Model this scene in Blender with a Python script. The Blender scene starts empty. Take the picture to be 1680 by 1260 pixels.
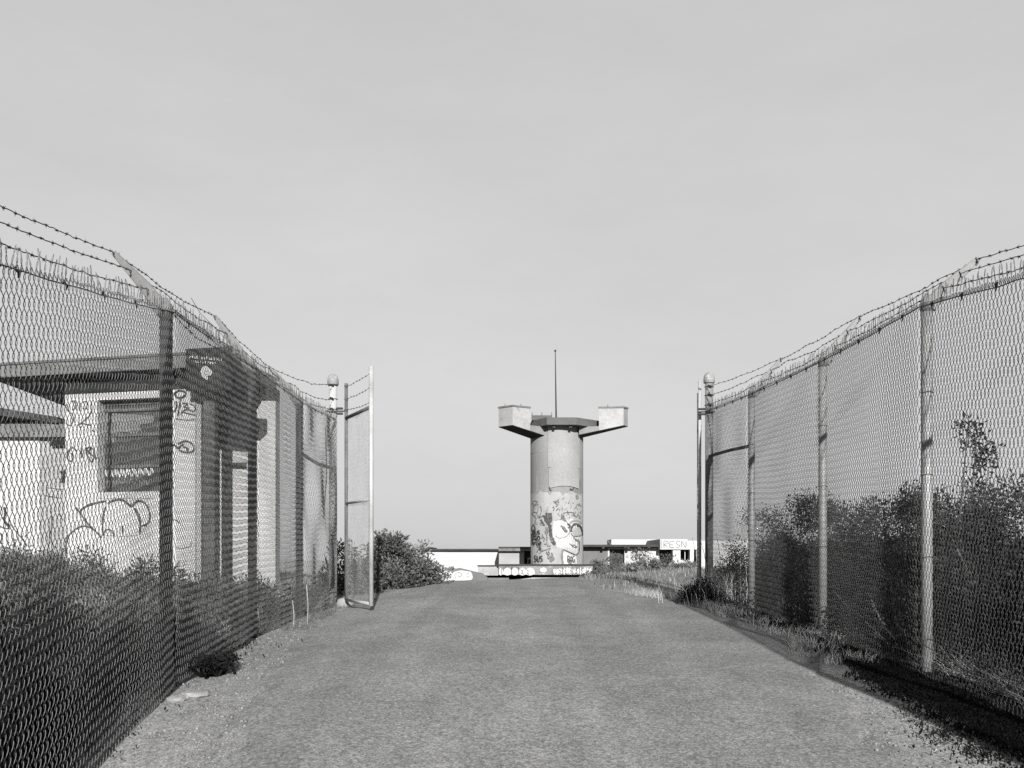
import bpy, math, random
import numpy as np
from mathutils import Vector

# ------------------------------------------------------------------ camera, sky, sun, exposure
SC = bpy.context.scene
COL = SC.collection
F, CX, HY = 1700.0, 840.0, 915.0            # focal length and principal lines measured in the photograph
CZ = 1.0
cam_d = bpy.data.cameras.new('camera'); cam = bpy.data.objects.new('camera', cam_d); COL.objects.link(cam)
cam.location = (0, 0, CZ); cam.rotation_euler = (math.radians(90), 0, 0)
cam_d.sensor_width = 36; cam_d.lens = 36 * F / 1680
cam_d.shift_y = (HY - 630) / 1680
cam_d.clip_start = 0.05; cam_d.clip_end = 20000
SC.camera = cam

SHX, SHY = -0.30, 2.75                       # shadow shift per metre of height
sun_dir = Vector((SHX, SHY, -1)).normalized()
elev = math.asin(-sun_dir.z); azim = math.atan2(-sun_dir.x, -sun_dir.y)   # clockwise from +Y
world = bpy.data.worlds.new('World'); SC.world = world; world.use_nodes = True
wn = world.node_tree.nodes; wl = world.node_tree.links
bg = wn['Background']
sky = wn.new('ShaderNodeTexSky'); sky.sky_type = 'NISHITA'; sky.sun_disc = False
sky.sun_elevation = elev; sky.sun_rotation = azim
sky.air_density = 1.0; sky.dust_density = 0.6; sky.ozone_density = 1.0
sep = wn.new('ShaderNodeSeparateColor'); wl.new(sky.outputs[0], sep.inputs[0])   # blue-sensitive black-and-white film
tcw = wn.new('ShaderNodeTexCoord')
mpw = wn.new('ShaderNodeMapping'); mpw.inputs['Scale'].default_value = (1.0, 1.0, 3.2); wl.new(tcw.outputs['Generated'], mpw.inputs[0])
nzw = wn.new('ShaderNodeTexNoise'); nzw.inputs['Scale'].default_value = 3.0; nzw.inputs['Detail'].default_value = 12; nzw.inputs['Roughness'].default_value = 0.62
wl.new(mpw.outputs[0], nzw.inputs[0])
mrw = wn.new('ShaderNodeMapRange'); mrw.inputs[3].default_value = 1.26; mrw.inputs[4].default_value = 1.56
wl.new(nzw.outputs[0], mrw.inputs[0])
mulw = wn.new('ShaderNodeMath'); mulw.operation = 'MULTIPLY'
gw = wn.new('ShaderNodeMath'); gw.operation = 'POWER'; gw.inputs[1].default_value = 0.22; wl.new(sep.outputs[2], gw.inputs[0])
wl.new(gw.outputs[0], mulw.inputs[0]); wl.new(mrw.outputs[0], mulw.inputs[1])
wl.new(mulw.outputs[0], bg.inputs[0]); bg.inputs[1].default_value = 0.128
sun_d = bpy.data.lights.new('sun', 'SUN'); sun_d.energy = 5.0; sun_d.angle = math.radians(0.53); sun_d.color = (1, 0.99, 0.975)
sun = bpy.data.objects.new('sun', sun_d); COL.objects.link(sun)
sun.rotation_euler = sun_dir.to_track_quat('-Z', 'Y').to_euler(); sun.location = (4, -12, 20)
vs = SC.view_settings
vs.view_transform = 'Standard'; vs.look = 'None'; vs.gamma = 1; vs.use_curve_mapping = False; vs.exposure = 1.28
SC.render.engine = 'CYCLES'; SC.cycles.use_denoising = False
SC.cycles.max_bounces = 5; SC.cycles.pixel_filter_type = 'BLACKMAN_HARRIS'; SC.cycles.filter_width = 1.5

rng = np.random.default_rng(7); random.seed(7)

# ------------------------------------------------------------------ helpers
def P(px, py, d): return np.array([(px - CX) / F * d, d, CZ + (HY - py) / F * d])
def Z(py, d): return CZ + (HY - py) / F * d
def X(px, d): return (px - CX) / F * d

def rawmesh(name, verts, faces):
    """verts (n,3); faces: an (m,k) array, or a list of lists"""
    me = bpy.data.meshes.new(name)
    verts = np.asarray(verts, dtype=np.float32)
    if isinstance(faces, np.ndarray):
        m, k = faces.shape
        me.vertices.add(len(verts)); me.vertices.foreach_set('co', verts.ravel())
        me.loops.add(m * k); me.loops.foreach_set('vertex_index', faces.astype(np.int32).ravel())
        me.polygons.add(m); me.polygons.foreach_set('loop_start', np.arange(m, dtype=np.int32) * k)
        me.polygons.foreach_set('loop_total', np.full(m, k, dtype=np.int32))
        me.update(calc_edges=True); me.validate()
    else:
        me.from_pydata([tuple(map(float, v)) for v in verts], [], [list(map(int, f)) for f in faces]); me.update()
    return me

def obj(name, verts, faces, mat, parent=None, smooth=False):
    me = rawmesh(name, verts, faces)
    if mat: me.materials.append(mat)
    if smooth: me.polygons.foreach_set('use_smooth', [True] * len(me.polygons))
    o = bpy.data.objects.new(name, me); COL.objects.link(o)
    if parent: o.parent = parent
    return o

class MB:
    """collects pieces into one mesh"""
    def __init__(s): s.v = []; s.f = []
    def add(s, verts, faces):
        b = len(s.v); s.v.extend([tuple(map(float, v)) for v in verts]); s.f.extend([[int(i) + b for i in f] for f in faces]); return s
    def box(s, x0, x1, y0, y1, z0, z1):
        v = [(x, y, z) for z in (z0, z1) for y in (y0, y1) for x in (x0, x1)]
        return s.add(v, [(0, 2, 3, 1), (4, 5, 7, 6), (0, 1, 5, 4), (2, 6, 7, 3), (0, 4, 6, 2), (1, 3, 7, 5)])
    def prism(s, poly, z0, z1):
        n = len(poly); z0 = [z0] * n if np.isscalar(z0) else z0; z1 = [z1] * n if np.isscalar(z1) else z1
        v = [(p[0], p[1], z0[i]) for i, p in enumerate(poly)] + [(p[0], p[1], z1[i]) for i, p in enumerate(poly)]
        f = [list(range(n))[::-1], list(range(n, 2 * n))] + [[i, (i + 1) % n, n + (i + 1) % n, n + i] for i in range(n)]
        return s.add(v, f)
    def obox(s, a, b, th, z0, z1, side=1):
        """wall from a to b (xy), thickness th to the left (side=1) or right"""
        a = np.array(a[:2], float); b = np.array(b[:2], float); t = (b - a) / np.linalg.norm(b - a); n = np.array([-t[1], t[0]]) * side * th
        return s.prism([a, b, b + n, a + n], z0, z1)
    def tube(s, pts, r, k=8, cap=True):
        pts = [Vector(p) for p in pts]; n = len(pts)
        rr = [r] * n if np.isscalar(r) else list(r)
        up = None; vs_ = []; fs = []
        for i, p in enumerate(pts):
            t = (pts[min(i + 1, n - 1)] - pts[max(i - 1, 0)])
            if t.length < 1e-9: t = Vector((0, 0, 1))
            t.normalize()
            if up is None: up = Vector((1, 0, 0)) if abs(t.x) < 0.8 else Vector((0, 1, 0))
            a = (up - t * up.dot(t)).normalized(); up = a; b = t.cross(a)
            for j in range(k):
                an = 2 * math.pi * j / k; vs_.append(p + a * (rr[i] * math.cos(an)) + b * (rr[i] * math.sin(an)))
        for i in range(n - 1):
            for j in range(k):
                fs.append((i * k + j, i * k + (j + 1) % k, (i + 1) * k + (j + 1) % k, (i + 1) * k + j))
        if cap: fs.append(list(range(k))[::-1]); fs.append([(n - 1) * k + j for j in range(k)])
        return s.add(vs_, fs)
    def lathe(s, c, prof, k=20):
        vs_ = []; fs = []; n = len(prof)
        for r, z in prof:
            for j in range(k):
                a = 2 * math.pi * j / k; vs_.append((c[0] + r * math.cos(a), c[1] + r * math.sin(a), z))
        for i in range(n - 1):
            for j in range(k): fs.append((i * k + j, i * k + (j + 1) % k, (i + 1) * k + (j + 1) % k, (i + 1) * k + j))
        fs.append(list(range(k))[::-1]); fs.append([(n - 1) * k + j for j in range(k)])
        return s.add(vs_, fs)
    def build(s, name, mat, parent=None, smooth=False): return obj(name, s.v, s.f, mat, parent, smooth)

def bevel(o, w=0.01, seg=1):
    m = o.modifiers.new('bevel', 'BEVEL'); m.width = w; m.segments = seg; m.limit_method = 'ANGLE'; return o

def tag(o, label, cat, group=None, kind=None):
    if label: o['label'] = label
    if cat: o['category'] = cat
    if group: o['group'] = group
    if kind: o['kind'] = kind
    return o
def thing(name, loc, label, cat, group=None):
    e = bpy.data.objects.new(name, None); COL.objects.link(e); e.empty_display_size = 0.2
    e['loc0'] = [float(c) for c in loc]
    del e['loc0']
    e.location = loc
    return tag(e, label, cat, group)
def adopt(root, *parts):
    """parts were built in world coordinates: shift them under their Empty"""
    l = Vector(root.location)
    for p in parts:
        p.parent = root; p.matrix_parent_inverse.identity(); p.location = -l
def finish(root):
    l = Vector(root.location)
    for p in [c for c in bpy.data.objects if c.parent == root]:
        if p.location.length < 1e-9: p.location = -l

# ------------------------------------------------------------------ materials (all neutral: the photograph is black and white)
def mat(name, base, rough=0.85, var=0.25, scale=4.0, fine=60.0, finev=0.15, bump=0.2, dist=0.01, metal=0.0, stretch=(1, 1, 1), stain=None, spec=0.3):
    base *= .66; stain = [(q[0] * .66,) + q[1:] for q in stain] if stain else None
    m = bpy.data.materials.new(name); m.use_nodes = True; nt = m.node_tree; N = nt.nodes; L = nt.links
    b = N['Principled BSDF']; b.inputs['Roughness'].default_value = rough; b.inputs['Metallic'].default_value = metal
    b.inputs['Specular IOR Level'].default_value = spec
    tc = N.new('ShaderNodeTexCoord'); mp = N.new('ShaderNodeMapping'); mp.inputs['Scale'].default_value = stretch
    geo = N.new('ShaderNodeNewGeometry'); L.new(geo.outputs['Position'], mp.inputs[0])
    n1 = N.new('ShaderNodeTexNoise'); n1.inputs['Scale'].default_value = scale; n1.inputs['Detail'].default_value = 6; L.new(mp.outputs[0], n1.inputs[0])
    n2 = N.new('ShaderNodeTexNoise'); n2.inputs['Scale'].default_value = fine; n2.inputs['Detail'].default_value = 4; n2.inputs['Roughness'].default_value = .7; L.new(mp.outputs[0], n2.inputs[0])
    def rng_(src, lo, hi, a=0.3, c=0.7):
        r = N.new('ShaderNodeMapRange'); r.inputs[1].default_value = a; r.inputs[2].default_value = c; r.inputs[3].default_value = lo; r.inputs[4].default_value = hi; L.new(src, r.inputs[0]); return r.outputs[0]
    a = rng_(n1.outputs[0], 1 - var, 1 + var); c = rng_(n2.outputs[0], 1 - finev, 1 + finev)
    mu = N.new('ShaderNodeMath'); mu.operation = 'MULTIPLY'; L.new(a, mu.inputs[0]); L.new(c, mu.inputs[1])
    mv = N.new('ShaderNodeMath'); mv.operation = 'MULTIPLY'; mv.inputs[1].default_value = base; L.new(mu.outputs[0], mv.inputs[0])
    out = mv.outputs[0]
    if stain:   # (albedo, scale, threshold, stretch): weathered patches and runs
        for (alb, sc_, th, st) in stain:
            mp2 = N.new('ShaderNodeMapping'); mp2.inputs['Scale'].default_value = st; mp2.inputs['Location'].default_value = (sc_ * 3.1, 1.7, sc_); L.new(geo.outputs['Position'], mp2.inputs[0])
            n3 = N.new('ShaderNodeTexNoise'); n3.inputs['Scale'].default_value = sc_; n3.inputs['Detail'].default_value = 8; n3.inputs['Roughness'].default_value = .65; L.new(mp2.outputs[0], n3.inputs[0])
            f = rng_(n3.outputs[0], 0, 1, th, th + .08)
            mx = N.new('ShaderNodeMix'); mx.data_type = 'FLOAT'; L.new(f, mx.inputs[0]); L.new(out, mx.inputs[2]); mx.inputs[3].default_value = alb; out = mx.outputs[0]
    cb = N.new('ShaderNodeCombineColor')
    for i in range(3): L.new(out, cb.inputs[i])
    L.new(cb.outputs[0], b.inputs['Base Color'])
    if bump:
        bp = N.new('ShaderNodeBump'); bp.inputs['Strength'].default_value = bump; bp.inputs['Distance'].default_value = dist; L.new(n2.outputs[0], bp.inputs['Height']); L.new(bp.outputs[0], b.inputs['Normal'])
    return m

M = {}
M['galvB'] = mat('bright_galvanised_wire', 0.26, .5, .2, 9, 80, .2, 0, metal=.1, spec=.4)
M['galv'] = mat('galvanised_wire', 0.15, .55, .3, 9, 80, .2, 0, metal=.35, spec=.4)
M['galvR'] = mat('dull_galvanised_wire', 0.075, .6, .3, 9, 80, .2, 0, metal=.2, spec=.3)
M['tension'] = mat('tension_wire', 0.05, .6, .2, 6, 60, .2, 0)
M['barb'] = mat('weathered_barbed_wire', 0.035, .6, .3, 9, 80, .3, 0)
M['postL'] = mat('dark_corroded_post', 0.035, .75, .5, 3, 40, .35, .2, .004)
M['postR'] = mat('galvanised_post', 0.26, .55, .25, 3, 45, .2, .1, .003, metal=.2, stain=[(.12, 6, .60, (1, 1, .5))])
M['postW'] = mat('painted_gate_post', 0.34, .6, .15, 3, 45, .12, .1, .003, stain=[(.14, 7, .62, (1, 1, .4))])
M['postM'] = mat('shade_toned_gate_post', 0.20, .6, .3, 3, 45, .2, .1, .003, stain=[(.06, 3, .50, (1, 1, .25))])  # shade on the post put into its colour: darker base, dark blotches
M['frame'] = mat('gate_frame_metal', 0.36, .5, .2, 4, 45, .15, .1, .003, metal=.1, stain=[(.15, 8, .64, (1, 1, .4))])
M['frameD'] = mat('dull_gate_frame', 0.09, .7, .3, 4, 45, .25, .1, .003)
M['armD'] = mat('dark_steel_arm', 0.11, .6, .25, 9, 60, .2, .1, .003)
M['arm'] = mat('pressed_steel_arm', 0.15, .6, .25, 9, 60, .2, .1, .003)
M['cap'] = mat('cast_post_cap', 0.24, .7, .3, 20, 80, .3, .3, .004)
M['iron'] = mat('black_iron', 0.012, .7, .2, 6, 60, .2, 0)
M['white'] = mat('white_painted_masonry', 0.40, .85, .10, 1.5, 30, .10, .25, .01, stain=[(.31, 1.6, .60, (1, 1, .35)), (.18, 5, .68, (1, 1, .6))])
M['whiteF'] = mat('far_white_masonry', 0.40, .85, .08, .8, 8, .08, .2, .02, stain=[(.32, 1.2, .64, (1, 1, .5)), (.22, 3, .70, (1, 1, .6))])
M['greyF'] = mat('far_grey_masonry', 0.12, .85, .15, .8, 8, .12, .2, .02, stain=[(.08, 1.5, .62, (1, 1, .4))])
M['greyW'] = mat('grey_masonry', 0.27, .85, .12, 1.2, 30, .12, .25, .01, stain=[(.24, 2.5, .60, (1, 1, .35))])
M['fascia'] = mat('weathered_fascia', 0.13, .85, .25, 3, 30, .2, .3, .01, stain=[(.08, 3.5, .60, (1, 1, .6))])
M['darkroof'] = mat('tarred_roof', 0.035, .9, .3, 2, 25, .3, .3, .02)
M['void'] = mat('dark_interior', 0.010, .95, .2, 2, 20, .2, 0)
M['soffit'] = mat('shade_black_soffit', 0.012, .95, .3, 2, 20, .3, .1)  # underside shade put into the colour as near-black
M['shutter'] = mat('dark_shutter_board', 0.045, .8, .35, 2.2, 30, .2, .2, .006, stain=[(.10, 4.5, .60, (.7, .7, 1.5))])
M['conc'] = mat('tower_concrete', 0.185, .9, .14, .7, 9, .13, .3, .03, stain=[(.13, .9, .58, (1, 1, .4)), (.23, 1.7, .60, (1, 1, .12))])
M['concP'] = mat('pale_tower_concrete', 0.245, .9, .10, .8, 9, .12, .3, .03, stain=[(.20, 1.4, .62, (1, 1, .25))])
M['concB'] = mat('box_concrete', 0.30, .9, .15, 1.0, 9, .15, .3, .03, stain=[(.19, 1.8, .60, (1, 1, .7))])
M['concD'] = mat('deck_concrete', 0.09, .9, .2, 1.0, 9, .15, .3, .03)
M['limew'] = mat('patchy_whitewash', 0.28, .9, .12, 1.3, 10, .12, .2, .02, stain=[(.22, 1.5, .56, (1, 1, .8)), (.15, 2.6, .66, (1, 1, .8))])
M['pw'] = mat('white_spray_paint', 0.42, .8, .08, 2, 20, .10, 0)
M['pk'] = mat('black_spray_paint', 0.020, .8, .3, 3, 30, .2, 0)
M['pd'] = mat('dark_grey_spray_paint', 0.05, .8, .3, 3, 30, .2, 0)
M['pg'] = mat('grey_spray_paint', 0.14, .8, .2, 3, 30, .2, 0)
M['bandwall'] = mat('overpainted_low_wall', 0.15, .85, .45, 1.2, 10, .3, .2, .02, stain=[(.30, 1.6, .55, (1, 1, 1.2)), (.06, 2.3, .60, (1, 1, 1))])
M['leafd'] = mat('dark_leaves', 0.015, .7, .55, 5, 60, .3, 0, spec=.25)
M['leafb'] = mat('weed_and_shade_leaves', 0.008, .8, .6, 5, 60, .3, 0, spec=.1)  # near-black puts shade into left scrub and ground flecks; other plants share it
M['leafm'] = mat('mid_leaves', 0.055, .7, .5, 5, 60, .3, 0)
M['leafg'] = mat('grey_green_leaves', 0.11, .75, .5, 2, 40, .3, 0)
M['stem'] = mat('woody_stem', 0.07, .9, .3, 5, 50, .3, 0)
M['straw'] = mat('dry_straw', 0.26, .8, .3, 5, 50, .3, 0)
M['grassd'] = mat('dull_grass', 0.085, .85, .45, 3, 50, .3, 0)
M['rock'] = mat('pale_rock', 0.22, .95, .25, 5, 45, .25, .5, .01)
M['stone'] = mat('roadside_gravel', 0.16, .95, .65, 30, 90, .3, 0)

def ground_mat(name, base, patches, agg=True):
    m = bpy.data.materials.new(name); m.use_nodes = True; nt = m.node_tree; N = nt.nodes; L = nt.links
    b = N['Principled BSDF']; b.inputs['Roughness'].default_value = .95; b.inputs['Specular IOR Level'].default_value = .15
    geo = N.new('ShaderNodeNewGeometry')
    def noise(sc_, det=6, rough=.6, st=(1, 1, 1)):
        mp = N.new('ShaderNodeMapping'); mp.inputs['Scale'].default_value = st; L.new(geo.outputs['Position'], mp.inputs[0])
        n = N.new('ShaderNodeTexNoise'); n.inputs['Scale'].default_value = sc_; n.inputs['Detail'].default_value = det; n.inputs['Roughness'].default_value = rough; L.new(mp.outputs[0], n.inputs[0]); return n.outputs[0]
    def mr(src, lo, hi, a=.3, c=.7):
        r = N.new('ShaderNodeMapRange'); r.inputs[1].default_value = a; r.inputs[2].default_value = c; r.inputs[3].default_value = lo; r.inputs[4].default_value = hi; L.new(src, r.inputs[0]); return r.outputs[0]
    def mul(a, c):
        x = N.new('ShaderNodeMath'); x.operation = 'MULTIPLY'
        L.new(a, x.inputs[0])
        if isinstance(c, float): x.inputs[1].default_value = c
        else: L.new(c, x.inputs[1])
        return x.outputs[0]
    out = mul(mr(noise(.55, 5), .82, 1.16), mr(noise(3.2, 8, .7, (1, .6, 1)), .84, 1.16))
    vor = N.new('ShaderNodeTexVoronoi'); vor.inputs['Scale'].default_value = 150.0; L.new(geo.outputs['Position'], vor.inputs['Vector'])
    sv = N.new('ShaderNodeSeparateColor'); L.new(vor.outputs['Color'], sv.inputs[0])
    out = mul(out, mr(sv.outputs[0], .58, 1.42, 0, 1))                  # aggregate, stone by stone
    vor2 = N.new('ShaderNodeTexVoronoi'); vor2.inputs['Scale'].default_value = 62.0; L.new(geo.outputs['Position'], vor2.inputs['Vector'])
    sv2 = N.new('ShaderNodeSeparateColor'); L.new(vor2.outputs['Color'], sv2.inputs[0])
    out = mul(out, mr(sv2.outputs[1], .72, 1.28, 0, 1))
    out = mul(out, mr(noise(1.0, 3, .5, (2.6, .12, 1)), .88, 1.10))     # long wear marks in the direction of travel
    out = mul(out, base)
    for (alb, sc_, th, st, soft) in patches:
        f = mr(noise(sc_, 7, .65, st), 0, 1, th, th + soft)
        mx = N.new('ShaderNodeMix'); mx.data_type = 'FLOAT'; L.new(f, mx.inputs[0]); L.new(out, mx.inputs[2]); mx.inputs[3].default_value = alb; out = mx.outputs[0]
    cb = N.new('ShaderNodeCombineColor')
    for i in range(3): L.new(out, cb.inputs[i])
    L.new(cb.outputs[0], b.inputs['Base Color'])
    bp = N.new('ShaderNodeBump'); bp.inputs['Strength'].default_value = .55; bp.inputs['Distance'].default_value = .006; L.new(sv.outputs[0], bp.inputs['Height'])
    bp2 = N.new('ShaderNodeBump'); bp2.inputs['Strength'].default_value = .5; bp2.inputs['Distance'].default_value = .014; L.new(noise(9, 6), bp2.inputs['Height']); L.new(bp.outputs[0], bp2.inputs['Normal'])
    L.new(bp2.outputs[0], b.inputs['Normal'])
    return m
M['asphalt'] = ground_mat('worn_asphalt', 0.140, [(.24, 7.0, .69, (.5, 2.6, 1), .03)])
M['soil'] = ground_mat('gritty_soil', 0.155, [(.09, 2.2, .58, (1, 1, 1), .1), (.21, 3.5, .62, (1, 1, 1), .08)])

# ------------------------------------------------------------------ the lie of the land
YS = np.array([-30, -5, 0, 2, 4.3, 5.4, 6.7, 9.1, 11.5, 13.3, 16, 18, 20, 24, 30, 40, 46, 55, 70, 100, 180, 400, 5000.])
ZS = np.array([-2.5, -1.1, -.52, -.27, .03, .15, .235, .33, .41, .455, .535, .575, .53, .43, .28, .04, -.10, -.25, -.5, -2.5, -14, -60, -62.])
_yy = np.concatenate([np.arange(-30, 100, .1), np.arange(100, 5000, 5.)])
_zz = np.interp(_yy, YS, ZS)
_k = np.ones(13) / 13
_n = 1300; _zz[:_n] = np.convolve(np.pad(_zz[:_n], 6, 'edge'), _k, 'valid')
def sstep(a, b, x): t = np.clip((x - a) / (b - a), 0, 1); return t * t * (3 - 2 * t)
def G(x, y):
    x = np.asarray(x, float); y = np.asarray(y, float)
    z = np.interp(y, _yy, _zz)
    near = 1 - sstep(17, 26, y)
    z = z - (.055 + .24 * (1 - sstep(3.4, 6.8, y))) * sstep(1.0, 2.15, -x) * near + .05 * sstep(1.5, 2.6, x) * near * (1 - sstep(4, 7, y))
    z = z + .42 * sstep(3.0, 8.0, -x) * (1 - sstep(22, 40, y))
    z = z + .12 * sstep(3.0, 6.0, x) * near
    z = z + .30 * np.exp(-((x - 4.6) / 3.0) ** 2 - ((y - 25) / 7.5) ** 2)     # grassy mound right of the track
    z = z - 40 * sstep(60, 260, np.abs(x))
    rough = (np.sin(x * 2.9 + np.cos(y * 1.7) * 2) * np.sin(y * 3.3 + x) * .02 + np.sin(x * 7.1 + y * 5.3) * np.cos(y * 8.3 - x * 3) * .008)
    off = np.maximum(sstep(1.9, 3.2, np.abs(x)), sstep(20, 26, y)) * (1 - sstep(60, 90, y))
    return z + rough * off

RY = np.array([-8, 0, 2, 4.2, 5.2, 6.2, 8.4, 9.5, 11.1, 13, 14.2, 15.5, 17.3, 19, 24, 32, 44.])
RL = np.array([-1.2, -1.1, -1.15, -1.26, -1.42, -1.58, -1.85, -1.98, -2.05, -2.0, -1.85, -1.6, -1.35, -1.45, -1.9, -2.6, -3.2])
RR = np.array([1.5, 1.5, 1.55, 1.68, 1.85, 2.0, 2.27, 2.3, 2.22, 2.0, 1.65, 1.2, 1.30, 1.35, 1.5, 2.2, 3.4])
def redge(y):
    w = .05 * np.sin(y * 5.1) + .03 * np.sin(y * 13.7 + 1)
    return np.interp(y, RY, RL) + w, np.interp(y, RY, RR) + .06 * np.sin(y * 4.3 + 2) + .03 * np.sin(y * 11.1)
def inroad(x, y, m=0.):
    l, r = redge(y); return (x > l + m) & (x < r - m) & (y < 44)

def axis(lo, hi, step, far, ratio=1.12):
    c = np.arange(lo, hi + 1e-6, step); out = list(c); s = step; v = hi
    while v < far[1]: s *= ratio; v += s; out.append(v)
    s = step; v = lo
    while v > far[0]: s *= ratio; v -= s; out.insert(0, v)
    return np.array(out)
gx = axis(-9, 9, .12, (-600, 600)); gy = axis(-6, 36, .12, (-120, 900))
XX, YY = np.meshgrid(gx, gy)
ZZ = G(XX, YY)
ins = inroad(XX, YY, .12); ZZ = np.where(ins, ZZ - .05, ZZ)
nx, ny = len(gx), len(gy)
ii = (np.arange(ny - 1)[:, None] * nx + np.arange(nx - 1)[None, :]).ravel()
gf = np.stack([ii, ii + 1, ii + nx + 1, ii + nx], 1)
tag(obj('ground', np.stack([XX, YY, ZZ], -1).reshape(-1, 3), gf, M['soil'], smooth=True), 'gritty soil and rough ground on both sides of the track', None, kind='structure')
ry = np.concatenate([np.arange(-8, 26, .08), np.arange(26, 44, .25)])
nc = 46; rv = []
l, r = redge(ry)
for j in range(nc):
    t = j / (nc - 1); xx = l + (r - l) * t
    e = min(t, 1 - t) * (r - l)
    rv.append(np.stack([xx, ry, G(xx, ry) + np.where(e < .02, -.03, .010 + .012 * np.clip(e / .3, 0, 1))], -1))
rv = np.stack(rv, 1); nr = len(ry)
ii = (np.arange(nr - 1)[:, None] * nc + np.arange(nc - 1)[None, :]).ravel()
tag(obj('road', rv.reshape(-1, 3), np.stack([ii, ii + 1, ii + nc + 1, ii + nc], 1), M['asphalt'], smooth=True), 'worn grey asphalt track running between the fences', None, kind='structure')
M['sea'] = mat('pale_sea', 0.30, .4, .1, .01, 1, .05, 0)
tag(obj('sea', [(-9000, 250, -40), (9000, 250, -40), (9000, 16000, -40), (-9000, 16000, -40)], [(0, 1, 2, 3)], M['sea']), 'pale sea below the headland', None, kind='structure')

# ------------------------------------------------------------------ chain-link fabric
WS, PT = 0.0235, 0.112
def fabric(name, A, B, zb, zt, parent, nrm_side, seed, bulge=0.02, wav=0.01, spikes=True, spp=8, rad=0.0022, material='galv'):
    """woven wires between plan points A and B; zb/zt give bottom and top heights at both ends"""
    r = np.random.default_rng(seed)
    A = np.array(A, float); B = np.array(B, float); Ln = np.linalg.norm(B - A); t = (B - A) / Ln
    n = np.array([-t[1], t[0]]) * nrm_side
    nw = int(Ln / WS); nrow = int(round(2.4 / PT * spp)) + 1
    hgt = max(zt[0] - zb[0], zt[1] - zb[1]); nrow = int(round(hgt / PT * spp)) + 1
    k = np.arange(nw)[:, None]; row = np.arange(nrow)[None, :]
    th = 2 * np.pi * row / spp + np.pi * (k % 2)
    cs = np.cos(th); cs = np.sign(cs) * np.abs(cs) ** .85
    u = (k + .5) * WS + (WS / 2 + .001) * cs
    nn = -.0064 * np.sign(np.sin(th)) * np.abs(np.sin(th)) ** .8
    q = row / (nrow - 1) * np.ones_like(u)
    f = np.clip(u / Ln, 0, 1)
    base = zb[0] + (zb[1] - zb[0]) * f; top = zt[0] + (zt[1] - zt[0]) * f
    sag = wav * (np.sin(f * 9 + seed) * np.sin(q * 7 + seed * 2) + .6 * np.sin(f * 17 + seed * 3) * np.sin(q * 15 + seed))
    z = base + (top - base) * q + sag * np.sin(np.pi * q) * 1.2 + .004 * np.sin(k * .7)
    dn = bulge * (np.sin(np.pi * f) * (.5 + .5 * np.sin(q * 4 + seed)) + .7 * np.sin(f * 12 + seed) * np.sin(q * 9 + seed * 1.7) * (1 - q * .5)) + nn
    cx = A[0] + t[0] * u + n[0] * dn; cy = A[1] + t[1] * u + n[1] * dn
    ring = []
    for j in range(3):
        a = 2 * math.pi * j / 3 + .5
        ring.append(np.stack([cx + (t[0] * math.cos(a) + n[0] * math.sin(a)) * rad, cy + (t[1] * math.cos(a) + n[1] * math.sin(a)) * rad, z + rad * .5 * math.cos(a)], -1))
    V = np.stack(ring, 2)                        # wire,row,3,xyz
    idx = (np.arange(nw)[:, None] * nrow + np.arange(nrow - 1)[None, :]).ravel() * 3
    fs = np.concatenate([np.stack([idx + j, idx + (j + 1) % 3, idx + 3 + (j + 1) % 3, idx + 3 + j], 1) for j in range(3)])
    Vs = [V.reshape(-1, 3)]; Fs = [fs]; off = len(Vs[0])
    if spikes:                                   # twisted cut ends standing above the top wire
        sn = nw // 2
        kk = np.arange(sn) * 2 + 1; su = kk * WS; sf = su / Ln
        sz0 = zt[0] + (zt[1] - zt[0]) * sf - .03
        hh = .105 + r.normal(0, .010, sn); lu = r.normal(0, .016, sn); ln_ = r.normal(0, .012, sn)
        for ph in (0, math.pi):
            rings = []
            for q_ in range(8):
                w = q_ / 7; tw = ph + w * 9
                uu = su + lu * w * w + .0026 * math.cos(tw); nv = ln_ * w * w + .0026 * math.sin(tw); zz = sz0 + hh * w; uu = uu + .006 * math.sin(w * 3.1)
                rr_ = rad * (1 - .35 * w)
                for j in range(3):
                    a = 2 * math.pi * j / 3
                    rings.append(np.stack([A[0] + t[0] * (uu + rr_ * math.cos(a)) + n[0] * (nv + rr_ * math.sin(a)), A[1] + t[1] * (uu + rr_ * math.cos(a)) + n[1] * (nv + rr_ * math.sin(a)), zz], -1))
            S = np.stack(rings, 1)               # spike, 8*3, xyz
            b = (np.arange(sn)[:, None] * 24 + np.arange(7)[None, :] * 3).ravel() + off
            Fs.append(np.concatenate([np.stack([b + j, b + (j + 1) % 3, b + 3 + (j + 1) % 3, b + 3 + j], 1) for j in range(3)]))
            Vs.append(S.reshape(-1, 3)); off += sn * 24
    o = obj(name, np.concatenate(Vs), np.concatenate(Fs), M[material], parent)
    return o

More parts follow.
